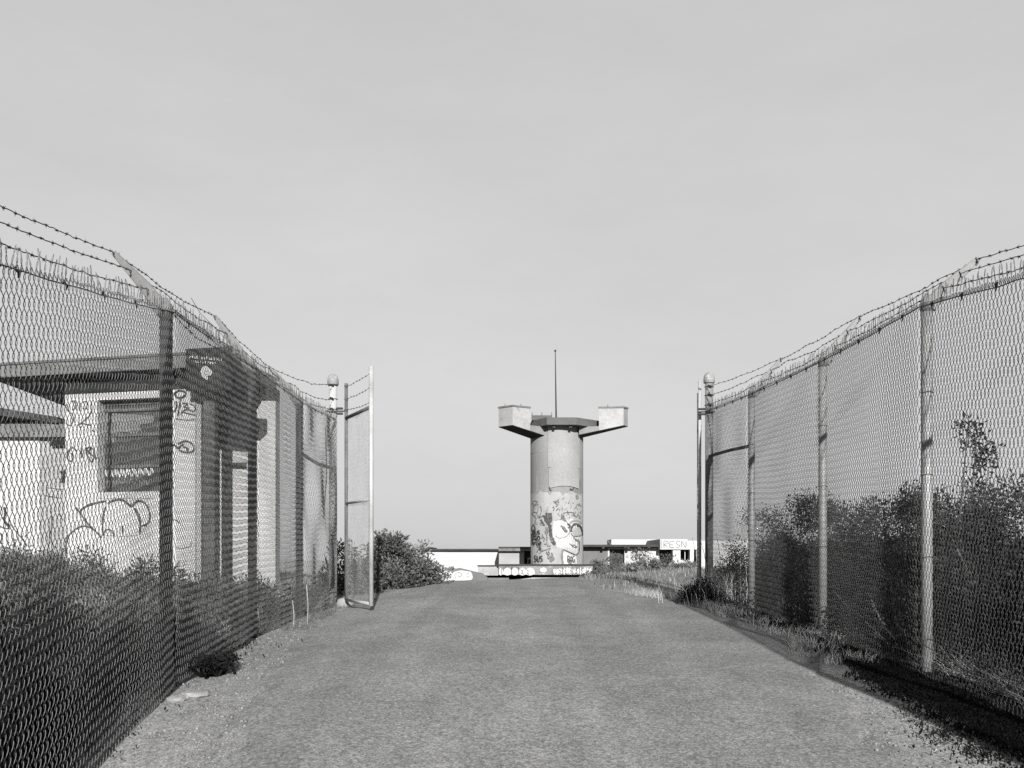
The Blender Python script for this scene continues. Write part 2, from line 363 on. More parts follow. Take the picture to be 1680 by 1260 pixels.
def strand_mesh(mb, pts, step=.10, r=.0030, seed=0):
    """a barbed strand through the given points: two-ply wire with four-point barbs"""
    rr = random.Random(seed); pts = [Vector(p) for p in pts]
    path = []; 
    for a, b in zip(pts[:-1], pts[1:]):
        n = max(2, int((b - a).length / .045))
        for i in range(n): path.append(a.lerp(b, i / n))
    path.append(pts[-1])
    path = [p + Vector((rr.gauss(0, .0014), rr.gauss(0, .002), rr.gauss(0, .0020))) for p in path]
    mb.tube(path, r, 4, False)
    d = 0
    for a, b in zip(path[:-1], path[1:]):
        d += (b - a).length
        if d > step:
            d = rr.uniform(-.01, .01); t = (b - a).normalized(); c = a
            mb.tube([c - t * .012, c - t * .006, c + t * .006, c + t * .012], [.003, .0068, .0068, .003], 5)
            for q in range(4):
                v = Vector((rr.gauss(0, 1), rr.gauss(0, 1), rr.gauss(0, 1))); v = (v - t * v.dot(t)).normalized()
                mb.tube([c + t * rr.uniform(-.008, .008), c + v * .016 + t * rr.uniform(-.006, .006)], [.0019, .0008], 3, False)
def sagged(a, b, sag, n=8, kink=0, seed=0):
    rr = random.Random(seed); a = Vector(a); b = Vector(b); out = []
    for i in range(n + 1):
        t = i / n; p = a.lerp(b, t); p.z -= sag * 4 * t * (1 - t)
        if kink and 0 < i < n: p += Vector((rr.gauss(0, kink * .5), 0, rr.gauss(0, kink)))
        out.append(p)
    return out

def fence(side, posts, gate, label, postmat, gate_z, armspec):
    """posts: (x, y, z bottom, z top) nearest first; gate: same for the gate post; side -1 left, 1 right"""
    root = thing('chain_link_fence', (posts[2][0], posts[2][1], posts[2][2]), label, 'fence', 'chain link fences along the track')
    arms = []
    pr = .040 if side < 0 else .036
    for i, (x, y, b, t) in enumerate(posts):
        m = MB(); m.tube([(x, y, b - .3), (x, y, t - .005)], pr, 16)
        m.build('post', M[postmat], root, True)
        m = MB(); m.lathe((x, y), [(pr + .004, t - .06), (pr + .006, t - .005), (pr * .9, t + .02), (.018, t + .035), (.012, t + .06)], 14)
        m.build('post_cap', M['arm'], root, True)
        # pressed-steel arm leaning out over the verge, wide at the foot
        lx, lz = .31 * side, .36
        if side < 0 and i == 3: lx, lz = -.32, .45
        x0 = x + .02 * side; z0 = t + .01
        if side > 0: lz = .24 if i <= 1 else (.27 if i == 2 else .37)
        elif i == 2: lz = .335
        w0, w1, dy = .048, .016, .013
        nx_, nz_ = -lz, lx
        ln = math.hypot(nx_, nz_); nx_ /= ln; nz_ /= ln
        prof = [(x0 - nx_ * w0, z0 - nz_ * w0 - .03), (x0 + nx_ * w0, z0 + nz_ * w0 - .03), (x0 + lx * .35 + nx_ * .036, z0 + lz * .35 + nz_ * .036), (x0 + lx + nx_ * w1, z0 + lz + nz_ * w1), (x0 + lx - nx_ * w1, z0 + lz - nz_ * w1), (x0 + lx * .35 - nx_ * .036, z0 + lz * .35 - nz_ * .036)]
        v = [(a, y - dy, c) for a, c in prof] + [(a, y + dy, c) for a, c in prof]; n = 6
        m = MB(); m.add(v, [list(range(n)), list(range(n, 2 * n))[::-1]] + [[k, k + n, (k + 1) % n + n, (k + 1) % n] for k in range(n)])
        a_ = m.build('barb_arm', M['armD' if side < 0 else 'arm'], root); bevel(a_, .003)
        att = [(x0 + lx * q, y, z0 + lz * q + .008) for q in (.97, .63, .28)]
        arms.append(att)
        m = MB()
        for (ax, ay, az) in att:                 # tie wires holding the strands
            m.tube([(ax - .012, y - .02, az + .01), (ax + .004, y - .022, az - .03), (ax + .01, y + .02, az - .035), (ax, y + .02, az + .008)], .0028, 4)
        for q in range(5):                       # fabric ties round the post
            zz = b + .25 + q * (t - b - .3) / 4
            m.tube([(x + (pr + .004) * math.cos(a), y + (pr + .004) * math.sin(a), zz + .004 * math.sin(3 * a)) for a in np.linspace(0, 6.28, 13)], .0026, 4, False)
        tag(m.build('wire_tie', M['barb'], root), None, None, kind='stuff')
    allp = posts + [gate]
    for i in range(len(allp) - 1):
        a, b = allp[i], allp[i + 1]
        o = .052 * side
        A = (a[0] - o, a[1]); B = (b[0] - o, b[1] - (.07 if i == len(allp) - 2 else 0))
        last = i == len(allp) - 2
        g0, g1 = a[2] + .02, b[2] + .02
        fb = fabric('wire_mesh', A, B, (g0, g1), (a[3] - .01, b[3] - .01), root, side, 3 + i + (10 if side > 0 else 0), bulge=(.05 if side < 0 else .02) if last else (.006 if side > 0 else .010), wav=(.03 if side < 0 else .012) if last else .004, spp=12 if 0 < i < 3 else 8, material='galvR' if side > 0 else 'galv')
        m = MB()
        tp = [(A[0], A[1], a[3] - .03), *[(A[0] + (B[0] - A[0]) * q, A[1] + (B[1] - A[1]) * q, a[3] - .03 + (b[3] - a[3]) * q - .012 * math.sin(math.pi * q) + rng.normal(0, .003)) for q in np.linspace(.08, .92, 11)], (B[0], B[1], b[3] - .03)]
        m.tube(tp, .0036, 5)
        m.build('tension_wire', M['tension'], root); m = MB()
        bp = [(p[0], p[1], p[2] - (a[3] - a[2]) + .08) for p in tp]
        m.tube(bp, .003, 5)
        m.build('tension_wire', M['tension'], root)
        m = MB()
        for q in np.linspace(.12, .9, 5):
            c = Vector((A[0] + (B[0] - A[0]) * q, A[1] + (B[1] - A[1]) * q, a[3] - .03 + (b[3] - a[3]) * q))
            m.tube([c + Vector((0, -.012, .006)), c + Vector((-.006, 0, 0)), c + Vector((.003, .014, -.012)), c + Vector((0, .012, -.035))], [.004, .008, .008, .003], 5)
        tag(m.build('wire_tie', M['barb'], root), None, None, kind='stuff')
    if True:                                     # brace rail of the last bay
        a, b = posts[-1], gate
        m = MB(); zz = gate_z
        m.tube([(a[0], a[1], zz[0]), ((a[0] + b[0]) / 2, (a[1] + b[1]) / 2, (zz[0] + zz[1]) / 2 + (-.03 if side < 0 else .01)), (b[0], b[1] - .05, zz[1])], .019, 10)
        m.build('brace_rail', M['frameD'], root, True)
    for s in range(3):
        m = MB()
        pts = []
        for i in range(len(arms) - 1):
            seg = sagged(arms[i][s], arms[i + 1][s], .012 + .01 * (s == 2) + (.015 if (side < 0 and i >= 2) else 0), 8, .002 if i < 2 else .010, s * 7 + i)
            pts += seg[:-1]
        end = armspec[s]
        pts += sagged(arms[-1][s], end, .05 if side < 0 else .02, 8, .012 if side < 0 else .006, s + 40)
        strand_mesh(m, pts, seed=s + (5 if side > 0 else 0))
        m.build('barbed_wire', M['barb'], root)
    if side < 0:                                 # loose ends where the strands have been cut and re-twisted
        m = MB()
        q = arms[3][0]
        m.tube([(q[0] - .05, q[1] - .55, q[2] + .03), (q[0] - .02, q[1] - .4, q[2] - .06), (q[0] + .1, q[1] - .1, q[2] - .2), (q[0] + .27, q[1] + .1, q[2] - .42)], .0026, 4)
        strand_mesh(m, sagged(arms[2][2], (arms[3][2][0], arms[3][2][1] + .1, arms[3][2][2] - .02), .11, 7, .02, 3), seed=77)
        m.build('loose_wire', M['barb'], root)
    finish(root)
    return root

LP = [(-1.95, 1.4, -.70, 1.76), (-2.05, 3.9, -.31, 2.155), (-2.17, 6.5, .165, 2.57), (-2.33, 9.3, .30, 2.71), (-2.33, 11.35, .345, 2.72)]
LG = (-2.28, 13.2, .38, 2.78)
RP = [(2.55, 2.1, -.22, 2.06), (2.64, 4.4, 0.10, 2.35), (2.69, 6.72, .22, 2.655), (2.72, 9.07, .32, 2.73), (2.66, 11.5, .41, 2.83)]
RG = (2.53, 13.3, .44, 2.90)
fl = fence(-1, LP, LG, 'chain link fence on dark posts left of the track, by the white building', 'postL', (Z(742, 11.35), Z(768, 13.1)),
           [P(546, 633, 13.14), P(546, 655, 13.14), P(547, 672, 13.14)])
fr = fence(1, RP, RG, 'chain link fence on pale posts right of the track, before dark scrub', 'postR', (Z(731, 11.5), Z(748, 13.25)),
           [P(1160, 635, 13.24), P(1160, 649, 13.24), P(1160, 665, 13.24)])

# ------------------------------------------------------------------ gate posts and leaves
def gate_post(p, ztop, label, m_, hs):
    x, y, b, _ = p
    root = thing('gate_post', (x, y, b), label, 'gate post', 'gate posts')
    m = MB(); m.tube([(x, y, b - .3), (x, y, ztop - .06)], .052, 20); m.build('post', M[m_], root, True)
    r = .072
    m = MB(); m.lathe((x, y), [(r * .9, ztop - .085), (r, ztop - .08), (r, ztop - .03), (r * .93, ztop + .005), (r * .72, ztop + .035), (r * .4, ztop + .053), (.008, ztop + .06)], 20)
    m.build('cap', M['cap'], root, True)
    m = MB()
    for zz in hs:                                # dead-end bands that hold the barbed strands
        m.tube([(x + .058 * math.cos(a), y + .058 * math.sin(a), zz) for a in np.linspace(0, 6.28, 15)], .004, 5, False)
        m.tube([(x - .03, y - .075, zz + .012), (x + .005, y - .07, zz), (x + .02, y - .065, zz - .018)], [.008, .014, .006], 6)
    tag(m.build('wire_band', M['iron'], root), None, None, kind='stuff')
    return root
gl = gate_post(LG, Z(621, 13.2), 'pale round gate post with domed cap at the end of the left fence', 'postW', [Z(633, 13.2), Z(655, 13.2), Z(672, 13.2)])
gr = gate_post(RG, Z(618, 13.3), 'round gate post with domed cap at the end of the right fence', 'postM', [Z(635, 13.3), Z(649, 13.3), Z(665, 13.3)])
# tall hinge pipe, clamps, tension bar on the left
m = MB()
x, y, b, _ = LG
for zz in (Z(676, 13.2), Z(993, 13.2)):
    m.box(x - .07, x + .20, y - .085, y - .060, zz - .008, zz + .008)
    for dz in (-.03, .035): m.box(x + .055, x + .135, y - .095, y - .045, zz + dz - .011, zz + dz + .011)
    m.build('hinge', M['iron'], gl); m = MB()
m = MB(); m.tube([(x - .075, y - .11, Z(700, 13.1)), (x - .06, y - .115, Z(780, 13.1)), (x - .10, y - .12, Z(850, 13.1))], .006, 5); m.build('tension_bar', M['iron'], gl)
m = MB()
for i, (zz, k_) in enumerate([(Z(790, 13.2), 0), (Z(800, 13.2), 1), (Z(812, 13.2), 0), (Z(826, 13.2), 1)]):
    m.tube([(x - .015, y - .056, zz + .03), (x + .012, y - .056, zz + .02), (x + .01, y - .056, zz - .01), (x - .015, y - .056, zz - .02)], .005, 4)
tag(m.build('painted_mark', M['pd'], gl), None, None, kind='stuff')
finish(gl)
x, y, b, _ = RG
m = MB()
zz = Z(677, 13.3)
m.box(x - .15, x + .06, y - .085, y - .060, zz - .008, zz + .008)
for dz in (-.03, .035): m.box(x - .15, x - .06, y - .10, y - .045, zz + dz - .011, zz + dz + .011)
m.build('hinge', M['iron'], gr); finish(gr)
m = MB(); fx, fy = X(567, 12.95), 12.95
m.lathe((fx, fy), [(.115, G(fx, fy) - .1), (.115, G(fx, fy) + .04), (.10, G(fx, fy) + .085), (.06, G(fx, fy) + .105), (.01, G(fx, fy) + .11)], 16)
tag(m.build('concrete_footing', M['limew'], smooth=True), 'round white concrete footing at the foot of the left gate post', 'footing')

def gate_leaf(H, O, zb, zt, ext, label, nrm, outer_mat, inner_mat, strands, fmat='galv'):
    """H hinge and O outer stile in plan; zb, zt, ext: heights at hinge and outer"""
    root = thing('chain_link_gate', (H[0], H[1], zb[0]), label, 'gate', 'gate leaves')
    m = MB(); m.tube([(H[0], H[1], zb[0]), (H[0], H[1], ext[0])], .021, 12); m.build('hinge_stile', M[inner_mat], root, True)
    m = MB(); m.tube([(O[0], O[1], zb[1] - .02), (O[0], O[1], ext[1])], .026, 12); m.build('outer_stile', M[outer_mat], root, True)
    for q, nm, r_ in ((1, 'top_rail', .021), (.53, 'middle_rail', .014), (0, 'bottom_rail', .018)):
        m = MB(); m.tube([(H[0], H[1], zb[0] + (zt[0] - zb[0]) * q), (O[0], O[1], zb[1] + (zt[1] - zb[1]) * q)], r_, 10)
        m.build(nm, M['frameD' if q == 1 else outer_mat], root, True)
    fabric('wire_mesh', H, O, zb, zt, root, nrm, 31, bulge=.015, wav=.008, spikes=False, spp=8, material='galvB', rad=.0012)
    for i, (a, c) in enumerate(strands):
        m = MB(); strand_mesh(m, sagged((H[0], H[1], a), (O[0], O[1], c), .015, 5, .004, i), .13, .0022, i)
        m.tube([(H[0] - .02, H[1] - .02, a), (H[0] + .015, H[1] - .022, a - .02)], [.008, .013], 5)
        m.build('barbed_wire', M['barb'], root)
    finish(root); return root
dh, do = 12.75, 11.55
HL = (X(568, dh), dh); OL = (X(609, do), do)
gate_leaf(HL, OL, (Z(984, dh), Z(991, do)), (Z(686, dh), Z(667, do)), (Z(629, dh), Z(601, do)), 'narrow chain link gate leaf standing open at the left gate post', 1, 'frame', 'frameD',
          [(Z(633, dh), Z(611, do)), (Z(655, dh), Z(634, do)), (Z(672, dh), Z(659, do))])
HR = (X(1148, 13.35), 13.35); OR = (X(1146.5, 14.6), 14.6)
gate_leaf(HR, OR, (Z(979, 13.3), Z(972, 14.6)), (Z(685, 13.3), Z(704, 14.6)), (Z(624, 13.3), Z(645, 14.6)), 'chain link gate leaf folded back at the right gate post, seen edge on', 1, 'frameD', 'frame',
          [(Z(636, 13.3), Z(655, 14.6))])

# ------------------------------------------------------------------ sprayed paint: ribbons and fills lying on real surfaces
def plane_hit(p0, n):
    p0 = np.array(p0, float); n = np.array(n, float); n = n / np.linalg.norm(n)
    if n[1] > 0: n = -n
    def h(px, py, off):
        d = np.array([(px - CX) / F, 1.0, (HY - py) / F]); o = np.array([0, 0, CZ]); t = np.dot(p0 + n * off - o, n) / np.dot(d, n); return o + d * t
    return h
def cyl_hit(c, rad):
    def h(px, py, off):
        d = np.array([(px - CX) / F, 1.0, (HY - py) / F]); R = rad + off
        a = d[0] ** 2 + d[1] ** 2; b = -2 * (d[0] * c[0] + d[1] * c[1]); cc = c[0] ** 2 + c[1] ** 2 - R * R
        D = b * b - 4 * a * cc
        if D < 0: t = -b / (2 * a)
        else: t = (-b - math.sqrt(D)) / (2 * a)
        return np.array([0, 0, CZ]) + d * t
    return h
class Paint:
    def __init__(s, hit, step=.0007, base=.006): s.hit = hit; s.o = base; s.st = step; s.items = []; s.cur = None
    def nxt(s): s.o += s.st; return s.o
    def mb(s, k, nm, pts):
        xs = [p[0] for p in pts]; ys = [p[1] for p in pts]; ext = max(max(xs) - min(xs), max(ys) - min(ys))
        if s.cur is not None:
            if s.cur[2] is None: s.cur[2] = MB(); s.cur[0] = k; s.items.append(s.cur)
            s.cur[3] = max(s.cur[3], ext); return s.cur[2]
        it = [k, nm, MB(), ext]; s.items.append(it); return it[2]
    def stroke(s, pts, w, k='pk', smooth=True, closed=False):
        pts = [np.array(p, float) for p in pts]
        if closed: pts = pts + [pts[0]]
        if smooth and len(pts) > 2:               # Catmull-Rom
            q = []; n = len(pts)
            for i in range(n - 1):
                p0 = pts[i - 1] if i else (pts[-2] if closed else pts[0]); p1 = pts[i]; p2 = pts[i + 1]; p3 = pts[i + 2] if i + 2 < n else (pts[1] if closed else pts[-1])
                for t in np.linspace(0, 1, 5)[:-1]: q.append(.5 * ((2 * p1) + (-p0 + p2) * t + (2 * p0 - 5 * p1 + 4 * p2 - p3) * t * t + (-p0 + 3 * p1 - 3 * p2 + p3) * t ** 3))
            q.append(pts[-1]); pts = q
        off = s.nxt(); v = []; n = len(pts); mb_ = s.mb(k, 'painted_stroke', pts)
        for i, p in enumerate(pts):
            t = pts[min(i + 1, n - 1)] - pts[max(i - 1, 0)]; L_ = np.linalg.norm(t); t = t / (L_ if L_ > 1e-6 else 1)
            ww = w * (.5 + .12 * math.sin(i * 1.9)) * (.7 if i in (0, n - 1) else 1)
            nn = np.array([-t[1], t[0]]) * ww
            v.append(s.hit(*(p + nn), off)); v.append(s.hit(*(p - nn), off))
        mb_.add(v, [(2 * i, 2 * i + 2, 2 * i + 3, 2 * i + 1) for i in range(n - 1)])
    def fill(s, poly, k='pw', smooth=True, dy=2.0, dx=4.0):
        poly = [np.array(p, float) for p in poly]
        if smooth:
            q = []; n = len(poly)
            for i in range(n):
                p0, p1, p2, p3 = poly[i - 1], poly[i], poly[(i + 1) % n], poly[(i + 2) % n]
                for t in (0, .25, .5, .75): q.append(.5 * ((2 * p1) + (-p0 + p2) * t + (2 * p0 - 5 * p1 + 4 * p2 - p3) * t * t + (-p0 + 3 * p1 - 3 * p2 + p3) * t ** 3))
            poly = q
        off = s.nxt(); ys = [p[1] for p in poly]; y0, y1 = min(ys) + .01, max(ys) - .01; n = len(poly)
        rows = max(2, int((y1 - y0) / dy) + 1); mb_ = s.mb(k, 'painted_shape', poly)
        def cuts(y):
            c = []
            for i in range(n):
                a, b = poly[i], poly[(i + 1) % n]
                if (a[1] <= y) != (b[1] <= y): c.append(a[0] + (b[0] - a[0]) * (y - a[1]) / (b[1] - a[1]))
            return sorted(c)
        yy = np.linspace(y0, y1, rows)
        for a, b in zip(yy[:-1], yy[1:]):
            ca, cb = cuts(a), cuts(b)
            if len(ca) != len(cb): mid = cuts((a + b) / 2); ca = cb = mid
            for j in range(0, len(ca) - 1, 2):
                m_ = max(1, int((max(ca[j + 1] - ca[j], cb[j + 1] - cb[j])) / dx))
                for q in range(m_):
                    t0, t1 = q / m_, (q + 1) / m_
                    mb_.add([s.hit(ca[j] + (ca[j + 1] - ca[j]) * t0, a, off), s.hit(ca[j] + (ca[j + 1] - ca[j]) * t1, a, off), s.hit(cb[j] + (cb[j + 1] - cb[j]) * t1, b, off), s.hit(cb[j] + (cb[j + 1] - cb[j]) * t0, b, off)], [(0, 1, 2, 3)])
    def text(s, txt, x, y, w, h, lw, k='pk', gap=.28, slant=0, jit=.04, seed=1):
        rr = random.Random(seed)
        for ch in txt:
            if ch == ' ': x += w * .7; continue
            s.cur = [k, 'painted_letter', None, 0]
            for st in FONT[ch]:
                s.stroke([(x + (a + rr.gauss(0, jit)) * w + slant * (1 - b) * h, y + (b + rr.gauss(0, jit)) * h) for a, b in st], lw, k, smooth=len(st) > 3)
            s.cur = None; x += w * (1 + gap)
    def build(s, parent, names=None):
        small = {}
        for k, nm, m, ext in s.items:
            if m is None: continue
            if ext >= 9: m.build(nm, M[k], parent)
            else: small.setdefault(k, MB()).add(m.v, m.f)
        for k, m in small.items(): tag(m.build('graffiti', M[k], parent), None, None, kind='stuff')
FONT = {'A': [[(0, 1), (.5, 0), (1, 1)], [(.2, .62), (.8, .62)]], 'B': [[(0, 1), (0, 0), (.8, .1), (.8, .4), (.1, .5), (.95, .6), (.9, .95), (0, 1)]],
        'C': [[(1, .15), (.5, 0), (0, .5), (.5, 1), (1, .85)]], 'D': [[(0, 0), (0, 1), (.7, .95), (1, .5), (.7, .05), (0, 0)]], 'E': [[(1, 0), (0, 0), (0, 1), (1, 1)], [(0, .5), (.8, .5)]],
        'F': [[(1, 0), (0, 0), (0, 1)], [(0, .45), (.8, .45)]], 'G': [[(1, .1), (.4, 0), (0, .5), (.4, 1), (1, .9), (1, .55), (.55, .55)]],
        'I': [[(.5, 0), (.5, 1)]], 'K': [[(0, 0), (0, 1)], [(1, 0), (.05, .5), (1, 1)]], 'L': [[(0, 0), (0, 1), (.9, 1)]], 'M': [[(0, 1), (.1, 0), (.5, .6), (.9, 0), (1, 1)]],
        'N': [[(0, 1), (0, 0), (1, 1), (1, 0)]], 'O': [[(.5, 0), (0, .5), (.5, 1), (1, .5), (.5, 0)]], 'R': [[(0, 1), (0, 0), (.85, .08), (.85, .42), (.05, .5), (.95, 1)]],
        'S': [[(.95, .08), (.4, 0), (.05, .25), (.5, .5), (.95, .75), (.5, 1), (.05, .92)]], 'T': [[(0, 0), (1, 0)], [(.5, 0), (.5, 1)]], 'U': [[(0, 0), (.05, .8), (.5, 1), (.95, .8), (1, 0)]],
        'V': [[(0, 0), (.5, 1), (1, 0)]], 'Y': [[(0, 0), (.5, .5), (1, 0)], [(.5, .5), (.5, 1)]], 'H': [[(0, 0), (0, 1)], [(1, 0), (1, 1)], [(0, .5), (1, .5)]], '/': [[(.9, 0), (.1, 1)]],
        '6': [[(.9, 0), (.3, .25), (0, .7), (.4, 1), (.9, .8), (.7, .5), (.1, .6)]], '8': [[(.5, .5), (.1, .25), (.5, 0), (.9, .25), (.5, .5), (.05, .75), (.5, 1), (.95, .75), (.5, .5)]],
        '7': [[(0, 0), (1, .05), (.4, 1)]], '0': [[(.5, 0), (0, .5), (.5, 1), (1, .5), (.5, 0)]]}

# ------------------------------------------------------------------ concrete tower
TX, TD, TR = X(913.5, 55), 55.0, 1.40
tower = thing('concrete_tower', (TX, TD, float(G(TX, TD))), 'round concrete tower with two boxed arms and a painted face on its shaft', 'tower')
m = MB(); m.lathe((TX, TD), [(TR, -.6), (TR, 2), (TR, 4), (TR, 6), (TR, Z(699, 55))], 64); shaft = m.build('shaft', M['conc'], tower, True)
shaft.data.polygons.foreach_set('use_smooth', [len(p.vertices) == 4 for p in shaft.data.polygons])
def cyl_shell(mb, r0, r1, a0, a1, z0, z1, n=16, wob=0):
    v = []; f = []
    for i in range(n + 1):
        a = math.radians(a0 + (a1 - a0) * i / n); s_, c_ = math.sin(a), -math.cos(a)
        zb_ = z0 + wob * math.sin(math.pi * i / n); zt_ = z1 + wob * .8 * math.sin(math.pi * i / n)
        for r_, z_ in ((r0, zb_), (r1, zb_), (r1, zt_), (r0, zt_)): v.append((TX + s_ * r_, TD + c_ * r_, z_))
    for i in range(n):
        b = i * 4; f += [(b, b + 1, b + 5, b + 4), (b + 1, b + 2, b + 6, b + 5), (b + 2, b + 3, b + 7, b + 6), (b + 3, b, b + 4, b + 7)]
    f += [(3, 2, 1, 0), (n * 4, n * 4 + 1, n * 4 + 2, n * 4 + 3)]
    mb.add(v, f)
m = MB(); cyl_shell(m, TR - .05, TR + .045, -21, 53, Z(768, 54), Z(698, 54), 40); m.build('pilaster', M['concP'], tower)
m = MB(); cyl_shell(m, TR - .05, TR + .06, -19, 50, Z(802, 54), Z(769, 54), n=40, wob=.13); m.build('pilaster_foot', M['concP'], tower)
pt = Paint(cyl_hit((TX, TD), TR), .0012, .012)
c7 = lambda x, y: (855 + x / 7, 780 + y / 7)
# whitewash over the lower half with a ragged upper edge
pt.fill([(871 + q * 2.1, 808.5 + 2.6 * math.sin(q * .55) + 1.5 * math.sin(q * 1.31 + 1) + rng.normal(0, .7)) for q in range(41)] + [(955.6, 860), (955.8, 900), (955.8, 930), (871.5, 930), (871, 870)], 'limew', smooth=False, dy=1.5, dx=3)
# the face: pale skin shape, goggles, lips, jaw line, the raised hand behind, neck
pt.fill([c7(*p) for p in [(385, 520), (430, 500), (520, 500), (600, 500), (680, 540), (700, 600), (690, 700), (665, 760), (665, 860), (640, 905), (560, 885), (480, 850), (420, 830), (400, 760), (365, 700), (365, 600)]], 'pw')
pt.fill([c7(*p) for p in [(485, 865), (630, 915), (640, 1015), (480, 1015)]], 'pw', smooth=False)
def s7(pts, w, k='pk', **kw): pt.stroke([c7(*p) for p in pts], w / 7, k, **kw)
s7([(390, 520), (450, 510), (520, 530), (550, 590), (555, 650), (520, 700), (440, 720), (390, 690)], 9, 'pg')
s7([(450, 580), (490, 600), (530, 650)], 26, 'pg'); s7([(470, 600), (500, 640), (525, 655)], 14, 'pd')
s7([(530, 555), (560, 575), (545, 610)], 20, 'pd'); s7([(560, 550), (600, 525), (650, 525), (700, 560)], 14, 'pg')
s7([(575, 650), (580, 600), (620, 560), (670, 575), (695, 620)], 26, 'pd'); s7([(640, 580), (680, 590), (700, 640), (705, 690)], 18, 'pk')
pt.fill([c7(*p) for p in [(590, 640), (620, 600), (670, 610), (690, 650), (670, 690), (600, 685)]], 'limew')
s7([(572, 660), (590, 690), (640, 700), (695, 690)], 9, 'pd')
s7([(600, 700), (620, 730), (665, 745)], 16, 'pg'); s7([(620, 745), (655, 755)], 18, 'pd')
s7([(665, 750), (668, 850), (650, 900), (620, 912), (560, 885), (485, 850)], 11, 'pk')
s7([(555, 780), (580, 800), (610, 800), (640, 825), (610, 825), (575, 805)], 9, 'pd')
s7([(480, 850), (470, 930), (480, 1015)], 26, 'pg')
for a in ([(225, 505), (245, 545), (270, 575)], [(265, 460), (280, 520), (320, 560)], [(290, 425), (295, 490), (330, 550)], [(315, 430), (325, 490), (345, 540)], [(340, 430), (345, 480), (350, 520)]): s7(a, 22, 'pd')
s7([(300, 540), (330, 580), (335, 640), (345, 700), (370, 760), (385, 800)], 36, 'pd'); s7([(285, 590), (290, 660), (295, 740), (290, 800)], 18, 'pg')
s7([(240, 700), (265, 720), (260, 760)], 9, 'pd'); s7([(265, 780), (280, 800)], 9, 'pd')
s7([(130, 300), (150, 380), (130, 440), (180, 500)], 8, 'pg'); s7([(140, 290), (190, 300), (150, 340), (200, 330)], 8, 'pg'); s7([(140, 420), (180, 430), (160, 470)], 8, 'pg')
s7([(120, 640), (125, 590), (145, 565), (160, 620)], 10, 'pd'); s7([(125, 660), (128, 740), (132, 790)], 16, 'pk')
def t7(t, x, y, w, h, lw, k='pk', **kw): pt.text(t, 855 + x / 7, 780 + y / 7, w / 7, h / 7, lw / 7, k, **kw)
t7('BUS', 135, 632, 22, 44, 11); t7('TED', 135, 694, 22, 48, 12); t7('FOR', 145, 765, 24, 42, 11, seed=3); t7('/', 180, 850, 14, 34, 9); t7('SUS', 150, 925, 27, 60, 11, seed=5)
t7('BOG', 535, 925, 22, 70, 9, 'pd', seed=6); t7('KE', 548, 975, 20, 40, 7, 'pd', seed=9)
s7([(300, 890), (320, 880), (325, 905), (305, 908)], 7, 'pd'); s7([(230, 870), (290, 850), (340, 830), (310, 870)], 9, 'pg'); s7([(310, 950), (350, 930), (370, 960), (330, 980)], 30, 'pg')
s7([(370, 290), (410, 330), (400, 290), (440, 310)], 7, 'pg'); s7([(480, 430), (560, 420), (620, 430)], 7, 'pg'); s7([(640, 220), (650, 250), (640, 265)], 26, 'pg'); s7([(640, 330), (700, 350)], 8, 'pg')
s7([(560, 150), (590, 165), (605, 140)], 16, 'pd'); s7([(325, 130), (335, 165), (350, 170)], 12, 'pd')
for i in range(70):
    a = rng.uniform(130, 690); b_ = rng.uniform(330, 1000)
    if a > 370 and b_ > 480: continue
    s7([(a, b_), (a + rng.uniform(-25, 25), b_ + rng.uniform(5, 50)), (a + rng.uniform(-20, 40), b_ + rng.uniform(20, 70))], rng.uniform(3, 9), 'pg' if i % 4 else 'pd')
for i in range(26):
    a = rng.uniform(400, 690); b_ = rng.uniform(230, 500); s7([(a, b_), (a + rng.uniform(-30, 30), b_ + rng.uniform(8, 40))], rng.uniform(5, 12), 'pg' if i % 3 else 'limew', smooth=False)
pt.build(tower)
for zj in (Z(712.5, 54), Z(742, 54), Z(806, 54), Z(870, 54)):
    m = MB(); cyl_shell(m, TR - .02, TR + .006, -88, -22 if zj > Z(800, 54) else 88, zj - .012, zj + .012, 24); m.build('pour_joint', M['conc'], tower)
# deck
zb_, zt_ = Z(697.5, 53.2), Z(686, 53.3)
dk = [(X(897, 53.0), 53.0), (X(946, 53.0), 53.0), (X(984, 54.4), 54.4), (X(990, 56.4), 56.4), (X(944, 58), 58.0), (X(895, 58), 58.0), (X(868, 56.4), 56.4), (X(872, 54.4), 54.4)]
m = MB(); m.prism(dk, zb_, zt_); m.build('deck', M['concD'], tower)
m = MB(); m.prism([(X(872, 54.1), 54.1), (X(906, 54.1), 54.1), (X(906, 55.5), 55.5), (X(874, 55.5), 55.5)], zt_, zt_ + .26)
for q in (873, 889, 905): m.tube([(X(q, 54.2), 54.2, zt_ + .2), (X(q, 54.2), 54.2, zt_ + .42)], .02, 6)
m.build('hatch_curb', M['concD'], tower)
m = MB()
for q in (909, 936): MB().box(X(q - 2, 53.2), X(q + 2, 53.2), 53.15, 53.35, zb_ - .14, zb_ + .01).build('drain_spout', M['iron'], tower)
m = MB(); m.tube([(X(912.5, 54.4), 54.4, zt_), (X(911.8, 54.4), 54.4, Z(640, 54.4)), (X(911, 54.4), 54.4, Z(576, 54.4))], [.045, .035, .02], 6)
m.tube([(X(911, 54.4), 54.4, Z(577, 54.4)), (X(911, 54.4), 54.4, Z(574, 54.4))], .05, 6)
m.build('antenna', M['iron'], tower)
def lp(a, b, t): return (a[0] + (b[0] - a[0]) * t, a[1] + (b[1] - a[1]) * t)
zs = 7.3
